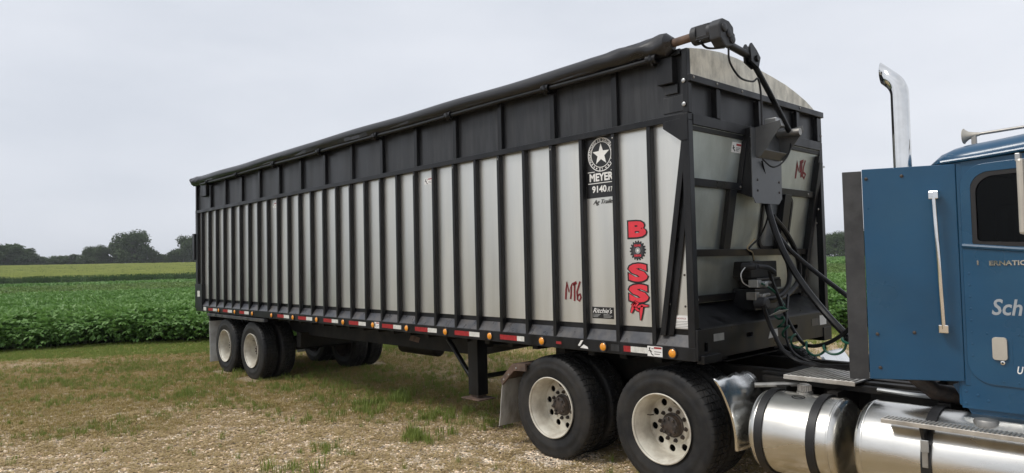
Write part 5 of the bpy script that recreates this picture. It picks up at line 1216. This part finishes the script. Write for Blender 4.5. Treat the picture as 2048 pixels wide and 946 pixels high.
# ------------------------------------------------------------------ trees on the far side of the fields
M['bark'] = mat('tree_bark', (.06, .05, .042), .9, var=.3, vscale=3)
M['oak'] = leafmat('oak_foliage', (.018, .036, .012), (.085, .125, .045), .75, .15, .15)
M['hedge'] = leafmat('hedgerow_foliage', (.024, .05, .017), (.10, .15, .06), .75, .15, .15)
def tree_meshes(seed, h, w, lobes, leaf, n, mt, flat=.8):
    random.seed(seed); tr = MB(); th = h*.22; r0 = h*.022
    tr.tube([(0, 0, -.5), (.1, 0, th*.5), (0, .15, th), (.1, .1, h*.55)], [r0*1.5, r0*1.15, r0, r0*.5], 8)
    cr = MB(); cs = []
    for k in range(lobes):
        a = random.uniform(0, 6.28); rr = w*.5*math.sqrt(random.random())*.72; zz = h*random.uniform(.14, .84)
        lim = 1-max(0, (zz/h-.5))*1.3; rr *= max(.25, lim); rad = h*random.uniform(.12, .20)
        c = Vector((rr*math.cos(a), rr*math.sin(a), zz)); cs.append((c, rad)); tr.tube([(0, 0, th*random.uniform(.7, 1.2)), c*.55+Vector((0, 0, zz*.2)), c], [r0*.6, r0*.38, r0*.12], 5, cap=False)
    for k in range(n):
        c, rad = random.choice(cs); d = rv(); rr = rad*(random.random()**.35)*random.uniform(.8, 1.12); q = c+Vector((d.x*rr*1.25, d.y*rr*1.25, d.z*rr*flat))
        nrm = (rv()+d*.8+Vector((0, 0, .5))).normalized(); s1 = nrm.orthogonal().normalized(); s1 = Matrix.Rotation(random.uniform(0, 6.28), 3, nrm) @ s1; s2 = nrm.cross(s1); L_ = leaf*random.uniform(.6, 1.3)
        cr.add([q-s1*L_, q+s2*L_*.45, q+s1*L_, q-s2*L_*.45], [(0, 1, 2, 3)])
    return tr.mesh('trunk', 'bark', True), cr.mesh_raw('crown', mt)
def mesh_raw(s, name, mt):
    me = bpy.data.meshes.new(name); me.from_pydata(s.v, [], s.f); me.materials.append(M[mt]); return me
MB.mesh_raw = mesh_raw
PROTO = [tree_meshes(901, 18, 22, 46, .6, 9500, 'oak'), tree_meshes(902, 12, 16, 32, .55, 6500, 'hedge'), tree_meshes(903, 11, 14, 28, .5, 6000, 'oak'), tree_meshes(904, 13, 13, 30, .55, 6000, 'hedge', .95)]
def tree(px, dist, h, proto, label, wide=1.0, group='trees along the far field edge'):
    d = CFW*CF+CS*(px-W0/2)-CU*(500-H0/2); d.z = 0; d.normalize(); q = CAM+d*dist; z = float(hgt(q.x, q.y))
    ph = {0: 18, 1: 12, 2: 11, 3: 13}[proto]; s = h/ph
    t = empty('tree', (q.x, q.y, z), label, 'tree', group); a = random.uniform(0, 6.28)
    for nm, me in zip(('trunk', 'crown'), PROTO[proto]):
        o = inst(nm, me, t, (q.x, q.y, z), Matrix.Rotation(a, 3, 'Z')); o.scale = (s*wide, s*wide, s)
random.seed(31)
for row in (
    (-30, 400, 15, 1, 'dark rounded tree cut by the left edge of the picture', 1.2), (14, 395, 14.0, 1, 'low broad tree at far left above the corn', 1.3), (52, 400, 12, 2, 'small sloping tree right of the leftmost clump', 1.2),
    (92, 420, 8, 3, 'low pale hazy shrub-like tree in the gap at far left', 1.5), (122, 415, 8.5, 1, 'low tree between the gap and the oak clump', 1.3), (152, 405, 9, 2, 'small tree at the left foot of the oak clump', 1.1),
    (190, 395, 13, 0, 'medium oak standing left of the tallest oak', .95), (226, 402, 15, 2, 'dark tree filling in under the tallest oak', 1.0), (262, 395, 20.5, 0, 'tallest oak of the skyline with a broad flat-topped crown', .98), (288, 400, 13, 2, 'shorter dark tree at the right side of the tallest oak', 1.0),
    (318, 410, 8.5, 1, 'low bushy tree in the dip right of the oaks', 1.2), (345, 405, 10.5, 3, 'mid height tree between the dip and the trailer', 1.1), (377, 400, 18, 0, 'oak rising just left of the trailer rear', .8), (420, 405, 15, 1, 'tree hidden for the most part behind the trailer rear', 1.2),
    (1630, 330, 11, 1, 'tree partly hidden behind the trailer front corner', 1.2), (1668, 322, 12.0, 0, 'dark tree seen in the gap between trailer and truck', .95), (1700, 330, 13.5, 3, 'tree half covered by the black fairing edge', 1.2), (1745, 335, 12, 1, 'tree hidden behind the blue fairing', 1.2)):
    tree(row[0], row[1], row[2], row[3], row[4], row[5])

# ------------------------------------------------------------------ damp summer air
hz = bpy.data.materials.new('damp_air'); hz.use_nodes = True; nt = hz.node_tree; nt.nodes.remove(nt.nodes['Principled BSDF'])
pv_ = N(nt, 'ShaderNodeVolumePrincipled'); pv_.inputs['Color'].default_value = (.93, .96, 1, 1); pv_.inputs['Density'].default_value = .00022; pv_.inputs['Anisotropy'].default_value = .2
nt.links.new(pv_.outputs[0], nt.nodes['Material Output'].inputs['Volume'])
hb = MB().box(-2600, 2600, -2600, 2600, -3.5, 45).build('haze', hz, None); tag(hb, 'thin damp haze over the far fields and trees', 'haze', kind='stuff')
